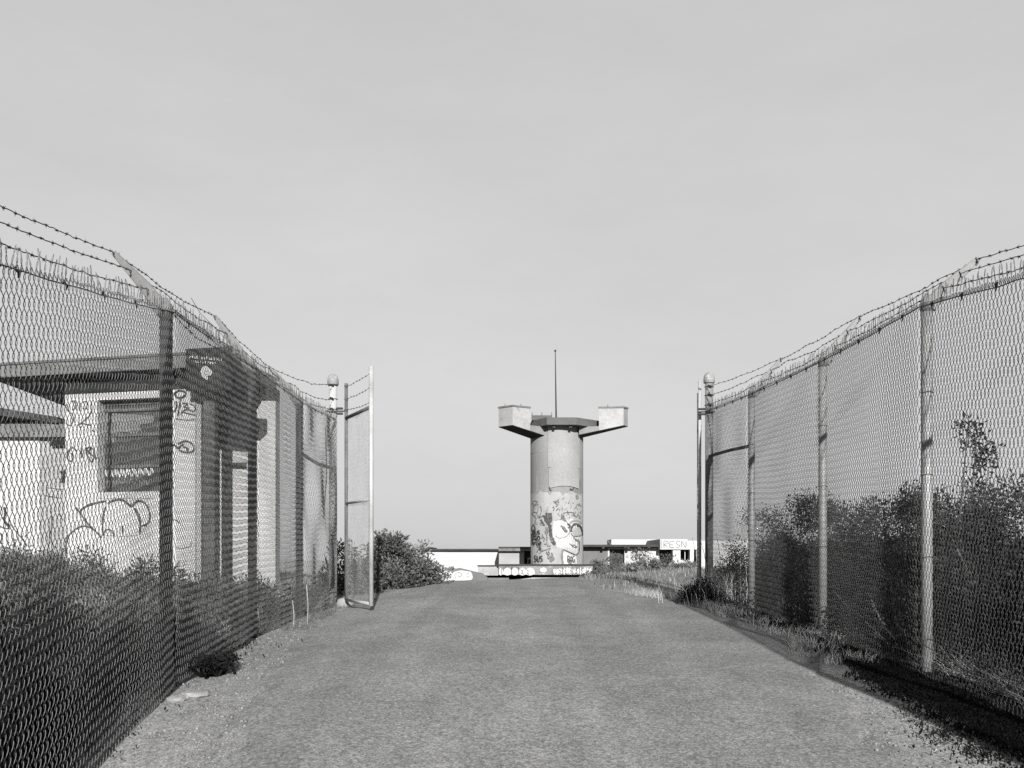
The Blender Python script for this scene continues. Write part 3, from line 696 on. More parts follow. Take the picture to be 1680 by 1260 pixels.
def arm(A, B, C, D, soff, tops, split, beam):
    """A,B outer end corners, D,C inner corners (A-D and B-C are the sides); soff: soffit heights at A,B,C,D"""
    Bm, Am = lp(B, C, split), lp(A, D, split); zA, zB, zC, zD = soff; zBm = zB + (zC - zB) * split; zAm = zA + (zD - zA) * split
    m = MB(); m.prism([Am, Bm, C, D], [zAm, zBm, zC, zD], [beam] * 4); arm_ = m.build('cantilever_arm', M['conc'], tower)
    m = MB(); m.prism([A, B, Bm, Am], [zA - .003, zB - .003, zBm - .003, zAm - .003], [tops[0], tops[1], tops[2], tops[2]]); m.build('arm_box', M['concB'], arm_)
    cx_, cy_ = (A[0] + B[0] + Bm[0] + Am[0]) / 4, (A[1] + B[1] + Bm[1] + Am[1]) / 4
    g = lambda p, k=1.05: (cx_ + (p[0] - cx_) * k, cy_ + (p[1] - cy_) * k)
    tt = [tops[0], tops[1], tops[2], tops[2]]
    m = MB(); m.prism([g(A), g(B), g(Bm), g(Am)], tt, [q + .085 for q in tt])
    for q in (.2, .7): a_ = lp(A, Bm, q); m.tube([(a_[0], a_[1], tops[1] + .05), (a_[0], a_[1], tops[1] + .25)], .025, 5)
    m.build('box_coping', M['fascia'], arm_)
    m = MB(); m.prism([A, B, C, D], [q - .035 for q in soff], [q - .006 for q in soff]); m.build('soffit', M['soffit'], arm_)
Q2 = lambda px, d: (X(px, d), d)
arm(Q2(818, 53.25), Q2(841, 52.45), Q2(893, 53.8), Q2(872, 54.6), (Z(700, 53.25), Z(697, 52.45), Z(714, 53.8), Z(719, 54.6)), (Z(670, 53.25), Z(667, 52.45), Z(669.5, 53.1)), .55, zb_ - .004)
arm(Q2(1030, 54.2), Q2(1023, 53.3), Q2(950, 53.8), Q2(956, 54.9), (Z(699, 54.2), Z(697.5, 53.3), Z(713, 53.8), Z(717, 54.9)), (Z(671, 54.2), Z(669.5, 53.3), Z(670, 53.6)), .55, zb_ - .004)
finish(tower)
for c in [o for o in bpy.data.objects if o.parent and o.parent.parent == tower]: pass

# low platform wall in front of the tower
pw_ = thing('platform_wall', (X(880, 46), 46, 0), 'low dark wall covered in white graffiti in front of the tower', 'wall')
m = MB(); m.box(X(818, 46), X(973, 46), 46, 46.5, Z(943, 46), Z(928, 46)); m.build('wall', M['bandwall'], pw_)
m = MB(); m.box(X(784, 46.3), X(818, 46.3), 46.25, 46.7, Z(944, 46.3), Z(929, 46.3)); m.build('wall', M['limew'], pw_)
m = MB(); m.box(X(816, 46), X(992, 46), 45.95, 48.5, Z(928, 46), Z(926, 46)); m.box(X(783, 46.3), X(815.9, 46.3), 46.2, 48, Z(929, 46.3), Z(927.5, 46.3)); m.build('coping', M['darkroof'], pw_)
m = MB(); m.box(X(790, 46), X(985, 46), 47.2, 48.4, -.6, Z(928.5, 46)); m.build('recess', M['void'], pw_)  # recess painted near-black for the shadow gap under the wall
m = MB(); m.box(X(871, 46), X(972, 46), 45.9, 48.0, -.5, Z(947.5, 46)); m.prism([(X(836, 45.9), 45.95), (X(870.5, 45.9), 45.9), (X(870.5, 47), 47), (X(850, 47), 47)], -.5, [Z(952.5, 46), Z(948, 46), Z(948, 46), Z(950, 46)]); m.build('footing', M['limew'], pw_)
m = MB(); m.box(X(784, 46.3), X(835, 46.3), 46.1, 46.9, -.5, Z(948, 46.2)); m.build('footing', M['greyF'], pw_)
pp = Paint(plane_hit((0, 46, 0), (0, -1, 0)), .0015, .006)
cc = lambda x, y: (680 + x / 3.5, 860 + y / 3.5)
for x0, x1 in [(485, 508), (512, 556), (558, 596), (600, 640), (640, 688)]:
    pp.fill([cc(x0, 292), cc(x0 + 2, 262), cc((x0 + x1) / 2, 248), cc(x1 - 2, 262), cc(x1, 290)], 'pw')
for i in range(15):
    a = 806 + i * 14.5; pp.fill([cc(a - 7, 290 + rng.uniform(-8, 2)), cc(a - 8, 262 + rng.uniform(-8, 8)), cc(a, 250 + rng.uniform(-6, 10)), cc(a + 7, 262 + rng.uniform(-8, 8)), cc(a + 6, 290 + rng.uniform(-14, 2))], 'pw')
pp.fill([cc(720, 270), cc(730, 250), cc(752, 250), cc(760, 268), cc(745, 278)], 'pw')
for x0 in (612, 645, 830, 862, 893, 925, 955, 985): pp.stroke([cc(x0, 262), cc(x0 + 9, 270), cc(x0 + 4, 282), cc(x0 + 16, 286)], .9, 'pd')
for x0 in (500, 556, 598, 850, 905, 948): pp.stroke([cc(x0, 244), cc(x0 + 2, 290)], 1.0, 'pd', smooth=False)
pp.build(pw_); finish(pw_)

# painted low slab left of it, with the small post
sl = thing('painted_slab', (X(745, 44), 44, 0), 'low broken slab with white bubble lettering left of the platform wall', 'slab')
v = []; outline = [(716, 954), (714, 946), (719, 940), (730, 934), (742, 936), (752, 932), (765, 935), (777, 938), (790, 941), (800, 948), (800, 954)]
fr_ = [P(a, b, 44) for a, b in outline]; bk = [p + np.array([0, .9, 0]) for p in fr_]; n = len(fr_)
m = MB(); m.add(fr_ + bk, [list(range(n))[::-1], list(range(n, 2 * n))] + [[k, (k + 1) % n, (k + 1) % n + n, k + n] for k in range(n)]); m.build('slab', M['greyF'], sl)
p2 = Paint(plane_hit((0, 44, 0), (0, -1, 0)), .0015, .006)
p2.fill([(717, 948), (719, 941), (726, 937), (735, 936), (741, 940), (743, 952), (724, 953)], 'pw'); p2.fill([(741, 950), (743, 940), (751, 936), (762, 936), (772, 938), (775, 950), (760, 953), (746, 953)], 'pw')
p2.stroke([(727, 949), (728, 943)], .8, 'pg', smooth=False); p2.stroke([(731, 949), (732, 943)], .8, 'pg', smooth=False); p2.stroke([(748, 949), (746, 943), (753, 939), (758, 943), (754, 946), (751, 944)], .9, 'pg'); p2.stroke([(765, 942), (770, 939)], 1, 'pd', smooth=False); p2.stroke([(766, 946), (769, 945)], 1, 'pd', smooth=False)
p2.build(sl); finish(sl)
bp_ = thing('marker_post', (X(706, 42), 42, 0), 'slim square post speckled black and white left of the painted slab', 'post')
m = MB(); m.box(X(703.6, 42), X(708.8, 42), 42, 42.12, -.2, Z(917, 42)); m.build('post', M['limew'], bp_)
m = MB()
for yy_ in (919, 924, 929, 933, 938, 943): m.box(X(703.8 + rng.uniform(0, 1.5), 42), X(707 + rng.uniform(0, 1.5), 42), 41.992, 42.0, Z(yy_ + 2.2, 42), Z(yy_, 42))
tag(m.build('painted_mark', M['pk'], bp_), None, None, kind='stuff'); finish(bp_)

# ------------------------------------------------------------------ far buildings
D1 = 62.0
wl_ = thing('low_white_building', (X(765, D1), D1, -.3), 'long low white building with thin dark roof left of the tower', 'building')
m = MB(); m.box(X(700, D1), X(818, D1), D1, D1 + 5, -.8, Z(902.5, D1)); m.build('wall', M['whiteF'], wl_)
e0 = D1 - .3
m = MB(); m.box(X(706, e0), X(819, e0), e0, D1 + 5.3, Z(903, e0), Z(900.4, e0)); rf = m.build('roof', M['darkroof'], wl_)
a_, b__ = P(690, 907.5, e0), P(706, 900, e0); q_ = np.array([0, 5.4, 0]); dz = np.array([0, 0, .09]); ds = np.array([0, 0, .06])
m = MB(); m.add([a_, b__, b__ + dz, a_ + dz, a_ + q_, b__ + q_, b__ + dz + q_, a_ + dz + q_], [(0, 1, 2, 3), (5, 4, 7, 6), (3, 2, 6, 7), (4, 5, 1, 0), (1, 5, 6, 2), (4, 0, 3, 7)]); m.build('roof_slope', M['darkroof'], rf)
m = MB(); m.prism([(X(693, D1), D1 + .01), (X(699.9, D1), D1 + .01), (X(699.9, D1), D1 + 5), (X(693, D1), D1 + 5)], -.8, [Z(908, D1), Z(904, D1), Z(904, D1), Z(908, D1)]); m.build('lean_to_wall', M['whiteF'], wl_)
finish(wl_)
D2 = 60.0
w2 = thing('grey_block_building', (X(840, D2), D2, -.3), 'small pale grey block with deep fascia between the white building and the tower', 'building')
m = MB(); m.box(X(818.5, D2), X(860, D2), D2, D2 + 4, -.8, Z(904, D2)); m.build('wall', M['greyW'], w2)
m = MB(); m.box(X(818, D2), X(880, D2), D2 - .35, D2 + 4.5, Z(904, D2 - .35), Z(898, D2 - .35)); m.build('roof', M['fascia'], w2)
m = MB(); m.box(X(818, D2), X(884, D2), D2 - .40, D2 - .352, Z(899, D2 - .4), Z(897, D2 - .4)); m.build('roof_edge', M['darkroof'], w2)
m = MB(); m.box(X(860, D2), X(885, D2), D2 + 1.2, D2 + 3, -.8, Z(904, D2)); m.build('doorway', M['shutter'], w2)
m = MB(); m.box(X(865.5, D2), X(871.5, D2), D2 + .6, D2 + 1.1, Z(928, D2), Z(915, D2)); m.build('white_box', M['whiteF'], w2)
m = MB(); m.box(X(867.5, D2), X(870.5, D2), D2 + .58, D2 + .598, Z(926, D2), Z(918, D2)); m.build('box_opening', M['void'], w2)
finish(w2)
D3 = 62.0
w3 = thing('flat_roofed_building', (X(1020, D3), D3, -.3), 'long building with thin dark canopy right of the tower', 'building')
m = MB(); m.box(X(952, D3), X(997, D3), D3, D3 + 4, -.8, Z(897.5, D3)); m.build('wall', M['greyF'], w3)
m = MB(); m.box(X(1024.5, D3), X(1082, D3), D3, D3 + 4, -.8, Z(898, D3)); m.build('wall', M['whiteF'], w3)
m = MB(); m.box(X(997, D3), X(999.8, D3), D3 - .05, D3 + .2, -.8, Z(898, D3)); m.build('door_jamb', M['whiteF'], w3)
m = MB(); m.box(X(999.8, D3), X(1024.5, D3), D3 - .02, D3 + .1, Z(901, D3), Z(898, D3)); m.build('door_head', M['whiteF'], w3)
m = MB(); m.box(X(999.9, D3), X(1024.4, D3), D3 + .35, D3 + .5, -.8, Z(900.5, D3)); m.build('door', M['shutter'], w3)
m = MB(); m.box(X(950, D3), X(1082, D3), D3 - .7, D3 + 4.2, Z(897, D3 - .7), Z(893.5, D3 - .7)); rf = m.build('roof', M['darkroof'], w3)
m = MB()
for q in (986, 1022, 1027, 1044, 1060): m = MB().box(X(q, D3), X(q + 4, D3), D3 - .68, D3 - .1, Z(899 + rng.uniform(0, 2), D3), Z(896.9, D3 - .7) - .003); m.build('broken_joist', M['darkroof'], rf)
m = MB(); m.tube([P(996.5, 886.5, D3 - .5), P(1002.5, 894, D3 - .5)], .05, 6); m.build('stay', M['frameD'], rf)
finish(w3)
D4 = 63.5
w4 = thing('white_parapet_building', (X(1100, D4), D4, -.3), 'white building with large lettering along its parapet beside the right gate post', 'building')
m = MB(); m.box(X(1003, 67), X(1083, 67), 67, 70, -.8, Z(885, 67)); m.build('parapet', M['whiteF'], w4)
D4 = 61.0
m = MB(); m.box(X(1083, D4), X(1128, D4), D4, D4 + 5.9, Z(901.5, D4), Z(884.5, D4)); m.box(X(1128.05, D4), X(1230, D4), D4 + .1, D4 + 5.9, Z(901.5, D4), Z(887, D4)); m.build('parapet', M['whiteF'], w4)
for a, b in ((1104.5, 1117), (1132.5, 1139), (1150, 1230)):
    m = MB(); m.box(X(a, D4), X(b, D4), D4 + .12, D4 + .8, -.9, Z(901.5, D4) - .003); m.build('pier', M['whiteF'], w4)
m = MB(); m.box(X(1117, D4), X(1132.5, D4), D4 + .15, D4 + .6, Z(923, D4), Z(919, D4)); m.build('window_sill', M['whiteF'], w4)
m = MB(); m.box(X(1117, D4), X(1132.5, D4), D4 + .2, D4 + .6, -.9, Z(923.2, D4)); m.build('apron_wall', M['greyF'], w4)
m = MB(); m.box(X(1083, D4), X(1150, D4), D4 + 1.6, D4 + 1.8, -.9, Z(901.6, D4)); m.build('back_wall', M['shutter'], w4)
m = MB()
m.box(X(1125, D4), X(1126.2, D4), D4 + .4, D4 + .46, Z(919, D4), Z(901.6, D4)); m.build('mullion', M['whiteF'], w4)
p3 = Paint(plane_hit((0, D4, 0), (0, -1, 0)), .002, .01)
p3.fill([(1084, 900.5), (1084.5, 887), (1090, 885.5), (1104, 885.5), (1126, 886), (1127.5, 899), (1110, 901), (1096, 900)], 'pw', smooth=False)
p3.text('RESN', 1089.5, 888, 6.8, 10.5, 1.3, 'pg', gap=.42, seed=4)
p3.stroke([(1085.5, 900), (1084.8, 892), (1086, 886)], .8, 'pg')
p3.build(w4); finish(w4)

# ------------------------------------------------------------------ near left building
nb = thing('white_bunker_building', (-5.5, 15, float(G(-5.5, 15))), 'white graffitied building with overhanging flat roof behind the left fence', 'building')
W0 = np.array([-6.7, 15.54]); T = np.array([.966, -.26]); T = T / np.linalg.norm(T); Nn = np.array([-T[1], T[0]])   # Nn points back
def wpt(s, back=0.): return W0 + T * s + Nn * back
wz = 3.45; s1, s2, s3 = .561, 1.69, 2.2
m = MB()
m.prism([wpt(0), wpt(s1), wpt(s1, .3), wpt(0, .3)], -.1, wz); m.prism([wpt(s2), wpt(s3), wpt(s3, .3), wpt(s2, .3)], -.1, wz)
m.prism([wpt(s1), wpt(s2), wpt(s2, .3), wpt(s1, .3)], 3.34, wz); m.prism([wpt(s1), wpt(s2), wpt(s2, .3), wpt(s1, .3)], -.1, 1.97)
m.build('wall', M['white'], nb)
m = MB(); m.prism([wpt(0, .3), wpt(.25, .3), wpt(.25, 3), wpt(0, 3)], -.1, wz); m.build('side_wall', M['white'], nb)
ws = MB(); ws.prism([wpt(s1, .16), wpt(s2, .16), wpt(s2, .2), wpt(s1, .2)], 1.97, 3.34); sh = ws.build('shutter', M['shutter'], nb)
for zz in (3.30, 3.20, 2.83, 2.36):
    m = MB(); m.prism([wpt(s1 + .02, .13), wpt(s2 - .02, .13), wpt(s2 - .02, .158), wpt(s1 + .02, .158)], zz - .025, zz + .02); m.build('shutter_rail', M['frameD'], sh)
m = MB(); m.prism([wpt(s1 + .09, .12), wpt(s1 + .13, .12), wpt(s1 + .13, .158), wpt(s1 + .09, .158)], 1.99, 3.17); m.build('shutter_rail', M['soffit'], sh)
hit_w = plane_hit((*W0, 0), (-Nn[0], -Nn[1], 0)); hit_s = plane_hit((*wpt(0, .16), 0), (-Nn[0], -Nn[1], 0))
pw2 = Paint(hit_w, .0006, .004)
k7 = lambda x, y: (90 + x / 6.63, 630 + y / 6.63)
def sw(pts, w, k='pd', **kw): pw2.stroke([k7(*p) for p in pts], w / 6.63, k, **kw)
sw([(135, 220), (140, 290), (190, 330), (200, 400), (165, 450), (120, 430)], 14); sw([(170, 190), (215, 190), (225, 260), (185, 280)], 16)
sw([(270, 190), (265, 290)], 14, smooth=False); sw([(300, 200), (345, 190), (340, 270), (300, 260)], 9); sw([(395, 190), (400, 300), (330, 390), (240, 450)], 12)
sw([(240, 450), (300, 430), (390, 450)], 14); sw([(265, 470), (290, 465)], 16, smooth=False); sw([(400, 500), (430, 515)], 18, smooth=False)
sw([(235, 730), (190, 690), (140, 740), (135, 810), (180, 840), (200, 790), (170, 750)], 17); sw([(285, 690), (290, 800)], 20, smooth=False)
sw([(400, 690), (340, 700), (345, 760), (370, 800), (400, 850), (420, 790), (360, 740), (410, 700), (450, 820)], 15); sw([(375, 735), (390, 760)], 20, smooth=False)
k6 = lambda x, y: (x / 6.0, 760 + y / 6.0)
def sv_(pts, w, k='pd', **kw): pw2.stroke([k6(*p) for p in pts], w / 6, k, **kw)
pw2.fill([k6(*p) for p in [(665, 850), (680, 730), (740, 660), (830, 625), (920, 660), (980, 720), (940, 760), (900, 850), (780, 900)]], 'pw')
pw2.fill([k6(*p) for p in [(800, 480), (850, 440), (1000, 385), (1150, 365), (1230, 390), (1290, 440), (1380, 390), (1450, 420), (1470, 520), (1430, 620), (1380, 700), (1200, 720), (1000, 700), (870, 620)]], 'pw')
sv_([(650, 880), (660, 740), (720, 670), (810, 620), (900, 640), (960, 690), (1000, 730)], 18)
sv_([(740, 430), (790, 490), (850, 580), (920, 650)], 20); sv_([(790, 500), (810, 450), (900, 400), (1040, 375)], 22); sv_([(1040, 430), (1015, 520), (1010, 690)], 18)
sv_([(1060, 400), (1110, 370), (1200, 360), (1260, 400), (1300, 430)], 22); sv_([(1300, 430), (1350, 370), (1420, 390), (1460, 450), (1475, 540), (1440, 600), (1390, 620)], 18)
sv_([(1320, 440), (1360, 510), (1380, 590), (1375, 700)], 20); sv_([(1010, 710), (1040, 660), (1090, 660), (1130, 720)], 16); sv_([(1200, 620), (1210, 700)], 20, smooth=False); sv_([(970, 343), (1510, 343)], 3, 'pk', smooth=False)
k9 = lambda x, y: (270 + x / 9.69, 560 + y / 9.69)
def s9(pts, w, k='pd', **kw): pw2.stroke([k9(*p) for p in pts], w / 9.69, k, **kw)
s9([(150, 830), (230, 780), (330, 810), (300, 880), (200, 890), (150, 830)], 26, 'pk'); s9([(250, 900), (240, 1000), (210, 1180)], 26, 'pk'); s9([(80, 940), (60, 1000), (110, 1080), (90, 1180)], 26, 'pk')
s9([(180, 940), (190, 1020), (150, 1120)], 22); s9([(280, 980), (370, 990), (300, 1040), (380, 1050), (330, 1080)], 14); s9([(390, 990), (480, 1030), (460, 1110), (370, 1080), (280, 1110), (270, 1180)], 16)
s9([(290, 1120), (400, 1150), (490, 1170)], 14); s9([(170, 1220), (260, 1240), (380, 1250), (480, 1230)], 10)
k4 = lambda x, y: (270 + x / 4.2, 640 + y / 4.2)
for st in ([(90, 370), (140, 350), (190, 370), (195, 420), (130, 425), (95, 400), (130, 370)], [(20, 400), (60, 375), (90, 400)], [(120, 385), (160, 400), (150, 415)]): pw2.stroke([k4(*p) for p in st], 2.2, 'pd')
pw2.stroke([k4(*p) for p in [(30, 890), (80, 900), (130, 950), (160, 1020)]], 2.0, 'pd'); pw2.fill([k4(*p) for p in [(35, 900), (90, 910), (150, 970), (185, 1060), (120, 1090), (60, 1060)]], 'pw')
pw2.build(nb)
ps = Paint(hit_s, .0006, .004)
rr = random.Random(5)
for j in range(8):
    a = 545 + j * 66; ps.stroke([k7(a, 930), k7(a + 25, 1000 + rr.uniform(-20, 20)), k7(a + 45, 915 - j * 4), k7(a + 60, 1010 - j * 6)], 2.3, 'pw')
for j in range(7):
    a = 570 + j * 70; ps.stroke([k7(a, 1050), k7(a + 20, 1090), k7(a + 50, 1030)], 2.0, 'pg')
ps.fill([k7(*p) for p in [(520, 330), (800, 330), (1060, 345), (1060, 430), (930, 440), (900, 540), (700, 520), (640, 640), (560, 600), (520, 540)]], 'pg')
for j in range(4): ps.stroke([k7(560 + j * 120, 480), k7(600 + j * 120, 540), k7(650 + j * 120, 470)], 2.0, 'pg')
ps.build(sh)
# stepped-back wall, columns, openings to the right
m = MB(); m.box(X(355, 16.4), X(452, 16.4), 16.4, 16.7, -.1, 3.488); m.build('wall', M['white'], nb)
m = MB(); m.box(X(355, 16.4), X(452, 16.4), 16.38, 16.7, 3.49, 3.686); m.build('eave_shade_band', M['soffit'], nb)  # near-black band paints the eave's shade above the wall
m = MB(); m.prism([wpt(s3 - .02, .3), wpt(s3, .3), (X(355, 16.4), 16.4), (X(355, 16.4) - .2, 16.4)], -.1, wz); m.build('return_wall', M['greyW'], nb)
for a, b, d_, mm in ((320, 330, 15.0, 'greyW'), (334, 352, 14.9, 'shutter')):
    m = MB(); m.box(X(a, d_), X(b, d_), d_, d_ + .18, -.1, 3.685); m.build('column', M[mm], nb)
m = MB(); m.box(X(356, 16.38), X(374, 16.38), 16.36, 16.398, Z(727, 16.38), Z(662, 16.38)); m.build('window', M['void'], nb)
m = MB(); m.box(X(375, 16.38), X(404, 16.38), 16.36, 16.398, Z(768, 16.38), Z(759, 16.38)); m.build('grille', M['void'], nb)
f1, f2 = wpt(-1.25, -.25), wpt(2.85, -.25)
Fp = [f1, f2, (-3.80, 16.72), (-5.2, 18.2), (-7.95, 18.5), (-7.86, f1[1] + .25)]
m = MB(); m.prism(Fp, 3.70, 3.90); rf = m.build('roof', M['fascia'], nb)
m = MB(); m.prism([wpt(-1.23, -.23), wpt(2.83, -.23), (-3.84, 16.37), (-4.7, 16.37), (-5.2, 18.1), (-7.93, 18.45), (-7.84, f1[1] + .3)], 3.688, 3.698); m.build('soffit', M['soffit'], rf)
m = MB(); m.prism([wpt(0, -.02), wpt(3.0, -.02), wpt(3.0, .3), wpt(0, .3)], wz + .002, 3.686); m.build('eave_shade_band', M['soffit'], nb)  # soffit shade painted as a near-black strip along the wall head
m = MB(); m.prism([wpt(-1.27, -.27), wpt(2.87, -.27), wpt(2.87, -.252), wpt(-1.27, -.252)], 3.885, 3.92); m.build('drip_edge', M['frameD'], rf)
m = MB(); m.prism([wpt(-1.27, -.27), wpt(2.87, -.27), wpt(2.87, -.252), wpt(-1.27, -.252)], 3.70, 3.715); m.build('drip_edge', M['frameD'], rf)
# dark board with white lettering on the fascia
fd = T; fn = np.array([fd[1], -fd[0]]); fn = fn if fn[1] < 0 else -fn
def fpt(px):     # point on fascia line seen at px
    a = f1; k = (px - CX) / F; s_ = (k * a[1] - a[0]) / (fd[0] - k * fd[1]); return a + fd * s_
b0, b1 = fpt(308) + fn * .05, fpt(383) + fn * .05
m = MB(); m.prism([b0, b1, b1 - fn * .04, b0 - fn * .04], 3.36, 3.955); bd = m.build('sign_board', M['void'], nb)
pb = Paint(plane_hit((*b0, 0), (fn[0], fn[1], 0)), .0006, .003)
rr = random.Random(9)
for j in range(14):
    a = 311 + j * 4.0; y_ = 583 + j * .35
    pb.stroke([(a, y_), (a + .4, y_ + 4.5)], 1.5, 'pw', smooth=False)
    if rr.random() < .7: pb.stroke([(a, y_ + rr.choice((0, 2, 4.3))), (a + 2.4, y_ + rr.choice((0, 2, 4.3)))], 1.2, 'pw', smooth=False)
for j in range(10):
    a = 317 + j * 4.0; y_ = 591 + j * .35
    pb.stroke([(a, y_), (a + .2, y_ + 3.8)], 1.5, 'pw', smooth=False)
    if rr.random() < .7: pb.stroke([(a, y_ + rr.choice((0, 2, 3.6))), (a + 2.3, y_ + rr.choice((0, 2, 3.6)))], 1.2, 'pw', smooth=False)
pb.fill([(329, 608), (333, 602), (338, 600), (343, 604), (349, 611), (345, 616), (341, 616), (340, 624), (336, 621), (332, 618)], 'pw'); pb.stroke([(334, 607), (336, 611), (341, 607)], 1, 'pd', smooth=False); pb.stroke([(335, 613), (339, 615), (344, 611)], .9, 'pd', smooth=False)
pb.build(bd)
finish(nb)

ob = thing('white_annex_building', (-9.5, 19.2, float(G(-9.5, 19.2))), 'white building with lower roof behind and left of the bunker', 'building')
m = MB(); m.box(-14, X(66, 19.2), 19.2, 19.5, -.1, 3.30); m.build('wall', M['white'], ob)
m = MB(); m.box(X(66, 19.2), X(112, 19.2), 19.22, 22, -.1, 3.30); wsec = m.build('pillar', M['greyW'], ob)
m = MB(); m.box(-14, X(106, 19), 19.05, 19.19, 3.22, 3.46); m.build('beam', M['fascia'], ob)
dv = 18.98
m = MB(); n4 = [P(-150, 645, dv), P(94, 684, dv), P(94, 694, dv), P(-150, 662, dv)]; bk4 = [p + np.array([0, 3.0, 0]) for p in n4]
m.add(n4 + bk4, [(0, 1, 2, 3), (7, 6, 5, 4), (1, 0, 4, 5), (3, 2, 6, 7), (2, 1, 5, 6), (0, 3, 7, 4)]); rf = m.build('roof', M['darkroof'], ob)
m = MB(); m.box(X(82, 19.1), X(107, 19.1), 19.1, 19.19, Z(731, 19.1), 3.218); m.build('lintel', M['soffit'], ob)
pa = Paint(plane_hit((0, 19.2, 0), (0, -1, 0)), .0006, .004)
def sa(pts, w, k='pd', **kw): pa.stroke([k6(*p) for p in pts], w / 6, k, **kw)
sa([(85, 540), (120, 620), (180, 700), (240, 770), (265, 820)], 15); sa([(40, 430), (50, 500), (40, 550), (80, 620), (85, 650)], 22, 'pk'); sa([(0, 620), (40, 640), (80, 645)], 14); sa([(150, 780), (130, 810)], 18, 'pk', smooth=False); sa([(0, 790), (20, 720), (10, 690)], 16)
pa.build(ob)
pc = Paint(plane_hit((0, 19.22, 0), (0, -1, 0)), .0006, .004)
for pts in ([(455, 240), (620, 260)], [(455, 240), (455, 320), (600, 345)], [(500, 470), (510, 560), (505, 700), (510, 830)], [(580, 500), (620, 560)], [(490, 620), (480, 820)]): pc.stroke([k6(*p) for p in pts], 1.8, 'pd', smooth=False)
pc.build(ob); finish(ob)

# ------------------------------------------------------------------ vegetation
def leaves(centers, n, spread, size, seed, aspect=2.2, up=.25):
    """leaf-sized quads scattered round the clump centres (vectorised)"""
    r = np.random.default_rng(seed)
    centers = np.asarray(centers, float); k = r.integers(0, len(centers), n)
    d = r.normal(0, 1, (n, 3)); d /= np.linalg.norm(d, axis=1)[:, None]
    pos = centers[k] + d * (r.random(n)[:, None] ** .6) * spread * r.uniform(.7, 1.2, (n, 1))
    ax = d + r.normal(0, .6, (n, 3)) + np.array([0, 0, up]); ax /= np.linalg.norm(ax, axis=1)[:, None]
    sd = np.cross(ax, r.normal(0, 1, (n, 3))); sd /= np.linalg.norm(sd, axis=1)[:, None]
    s = size * r.uniform(.55, 1.4, (n, 1))
    a = ax * s; b = sd * s / aspect
    V = np.stack([pos, pos + a * .5 + b * .5, pos + a, pos + a * .5 - b * .5], 1).reshape(-1, 3)
    return V, np.arange(n * 4).reshape(n, 4)

def shrub(x, y, rx, ry_, h, n, size, mt, label, seed, group=None, cat='shrub', nclump=40, spikes=0, zbase=None, name='shrub', dens=1.0, stemm='stem', flat=.0, cs=.22):
    r = np.random.default_rng(seed); g = float(G(x, y)) if zbase is None else zbase
    root = thing(name, (x, y, g), label, cat, group)
    cl = []
    while len(cl) < nclump:
        p = r.uniform(-1, 1, 3); rho = math.hypot(p[0], p[1]); zz = (p[2] + 1) / 2
        top = (1 - rho ** 2.2) ** .6 if rho < 1 else -1
        if rho < 1 and zz < top * (.72 + .28 * math.sin(p[0] * 5 + seed) * math.cos(p[1] * 4 + seed)): cl.append((x + p[0] * rx, y + p[1] * ry_, g + .08 + zz * h * .93))
    for q in range(spikes):
        a = r.uniform(0, 6.28); rho = r.uniform(0, .7); cl.append((x + math.cos(a) * rho * rx, y + math.sin(a) * rho * ry_, g + h * r.uniform(.9, 1.12)))
    V, Fc = leaves(cl, n, min(rx, h) * cs, size, seed)
    ok = V[::4, 2] > G(V[::4, 0], V[::4, 1]) - .02; Fc = Fc[ok]
    V = V - np.array([x, y, g])
    obj('foliage', V, Fc, M[mt], root)
    m = MB()
    for c in cl[:: max(1, len(cl) // 14)]:
        b = Vector((x + r.normal(0, .06), y + r.normal(0, .06), g - .05)); c = Vector(c); mid = b.lerp(c, .5) + Vector((r.normal(0, .06), r.normal(0, .06), .06))
        m.tube([b - Vector((x, y, g)), mid - Vector((x, y, g)), c - Vector((x, y, g))], [.014, .009, .004], 5, False)
    m.build('branches', M[stemm], root)
    return root

GRP = 'dark scrub behind the right fence'
rs = [  # px of centre, depth, rx, ry, height
    (1255, 14.9, .8, .8, .95, 'dark shrub directly behind the last bay of the right fence'),
    (1310, 13.0, .75, .9, 1.16, 'pointed dark shrub between the two farthest posts of the right fence'),
    (1365, 11.6, .8, .9, .92, 'dark shrub behind the middle post of the right fence'),
    (1420, 10.6, .8, .8, .95, 'dense shrub in the middle of the second bay of the right fence'),
    (1480, 9.5, .7, .8, 1.02, 'low dense shrub just left of the nearest post of the right fence'),
    (1555, 8.6, .75, .8, .92, 'dense shrub behind the nearest post of the right fence'),
    (1630, 7.9, .8, .8, 1.08, 'dense shrub below the sprig in the nearest bay of the right fence'),
    (1715, 7.2, .8, .8, 1.12, 'dark shrub farthest right, nearest the camera, behind the right fence')]
for i, (px, d, rx, ry_, h, lab) in enumerate(rs):
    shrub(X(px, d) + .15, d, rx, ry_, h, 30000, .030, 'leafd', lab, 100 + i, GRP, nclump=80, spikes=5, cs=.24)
# second row that closes the thicket
for i, (px, d, h) in enumerate([(1400, 13.2, .98), (1500, 12.0, 1.05), (1590, 10.8, .98), (1690, 9.8, 1.2)]):
    shrub(X(px, d), d, 1.1, 1.0, h, 22000, .036, 'leafd', ['rear shrub seen above the farther bay', 'rear shrub seen right of the second post', 'rear shrub seen through the nearest bay', 'rear shrub right of the tall sprig, farthest right'][i] + ' of the right fence', 130 + i, GRP, nclump=50, spikes=4)
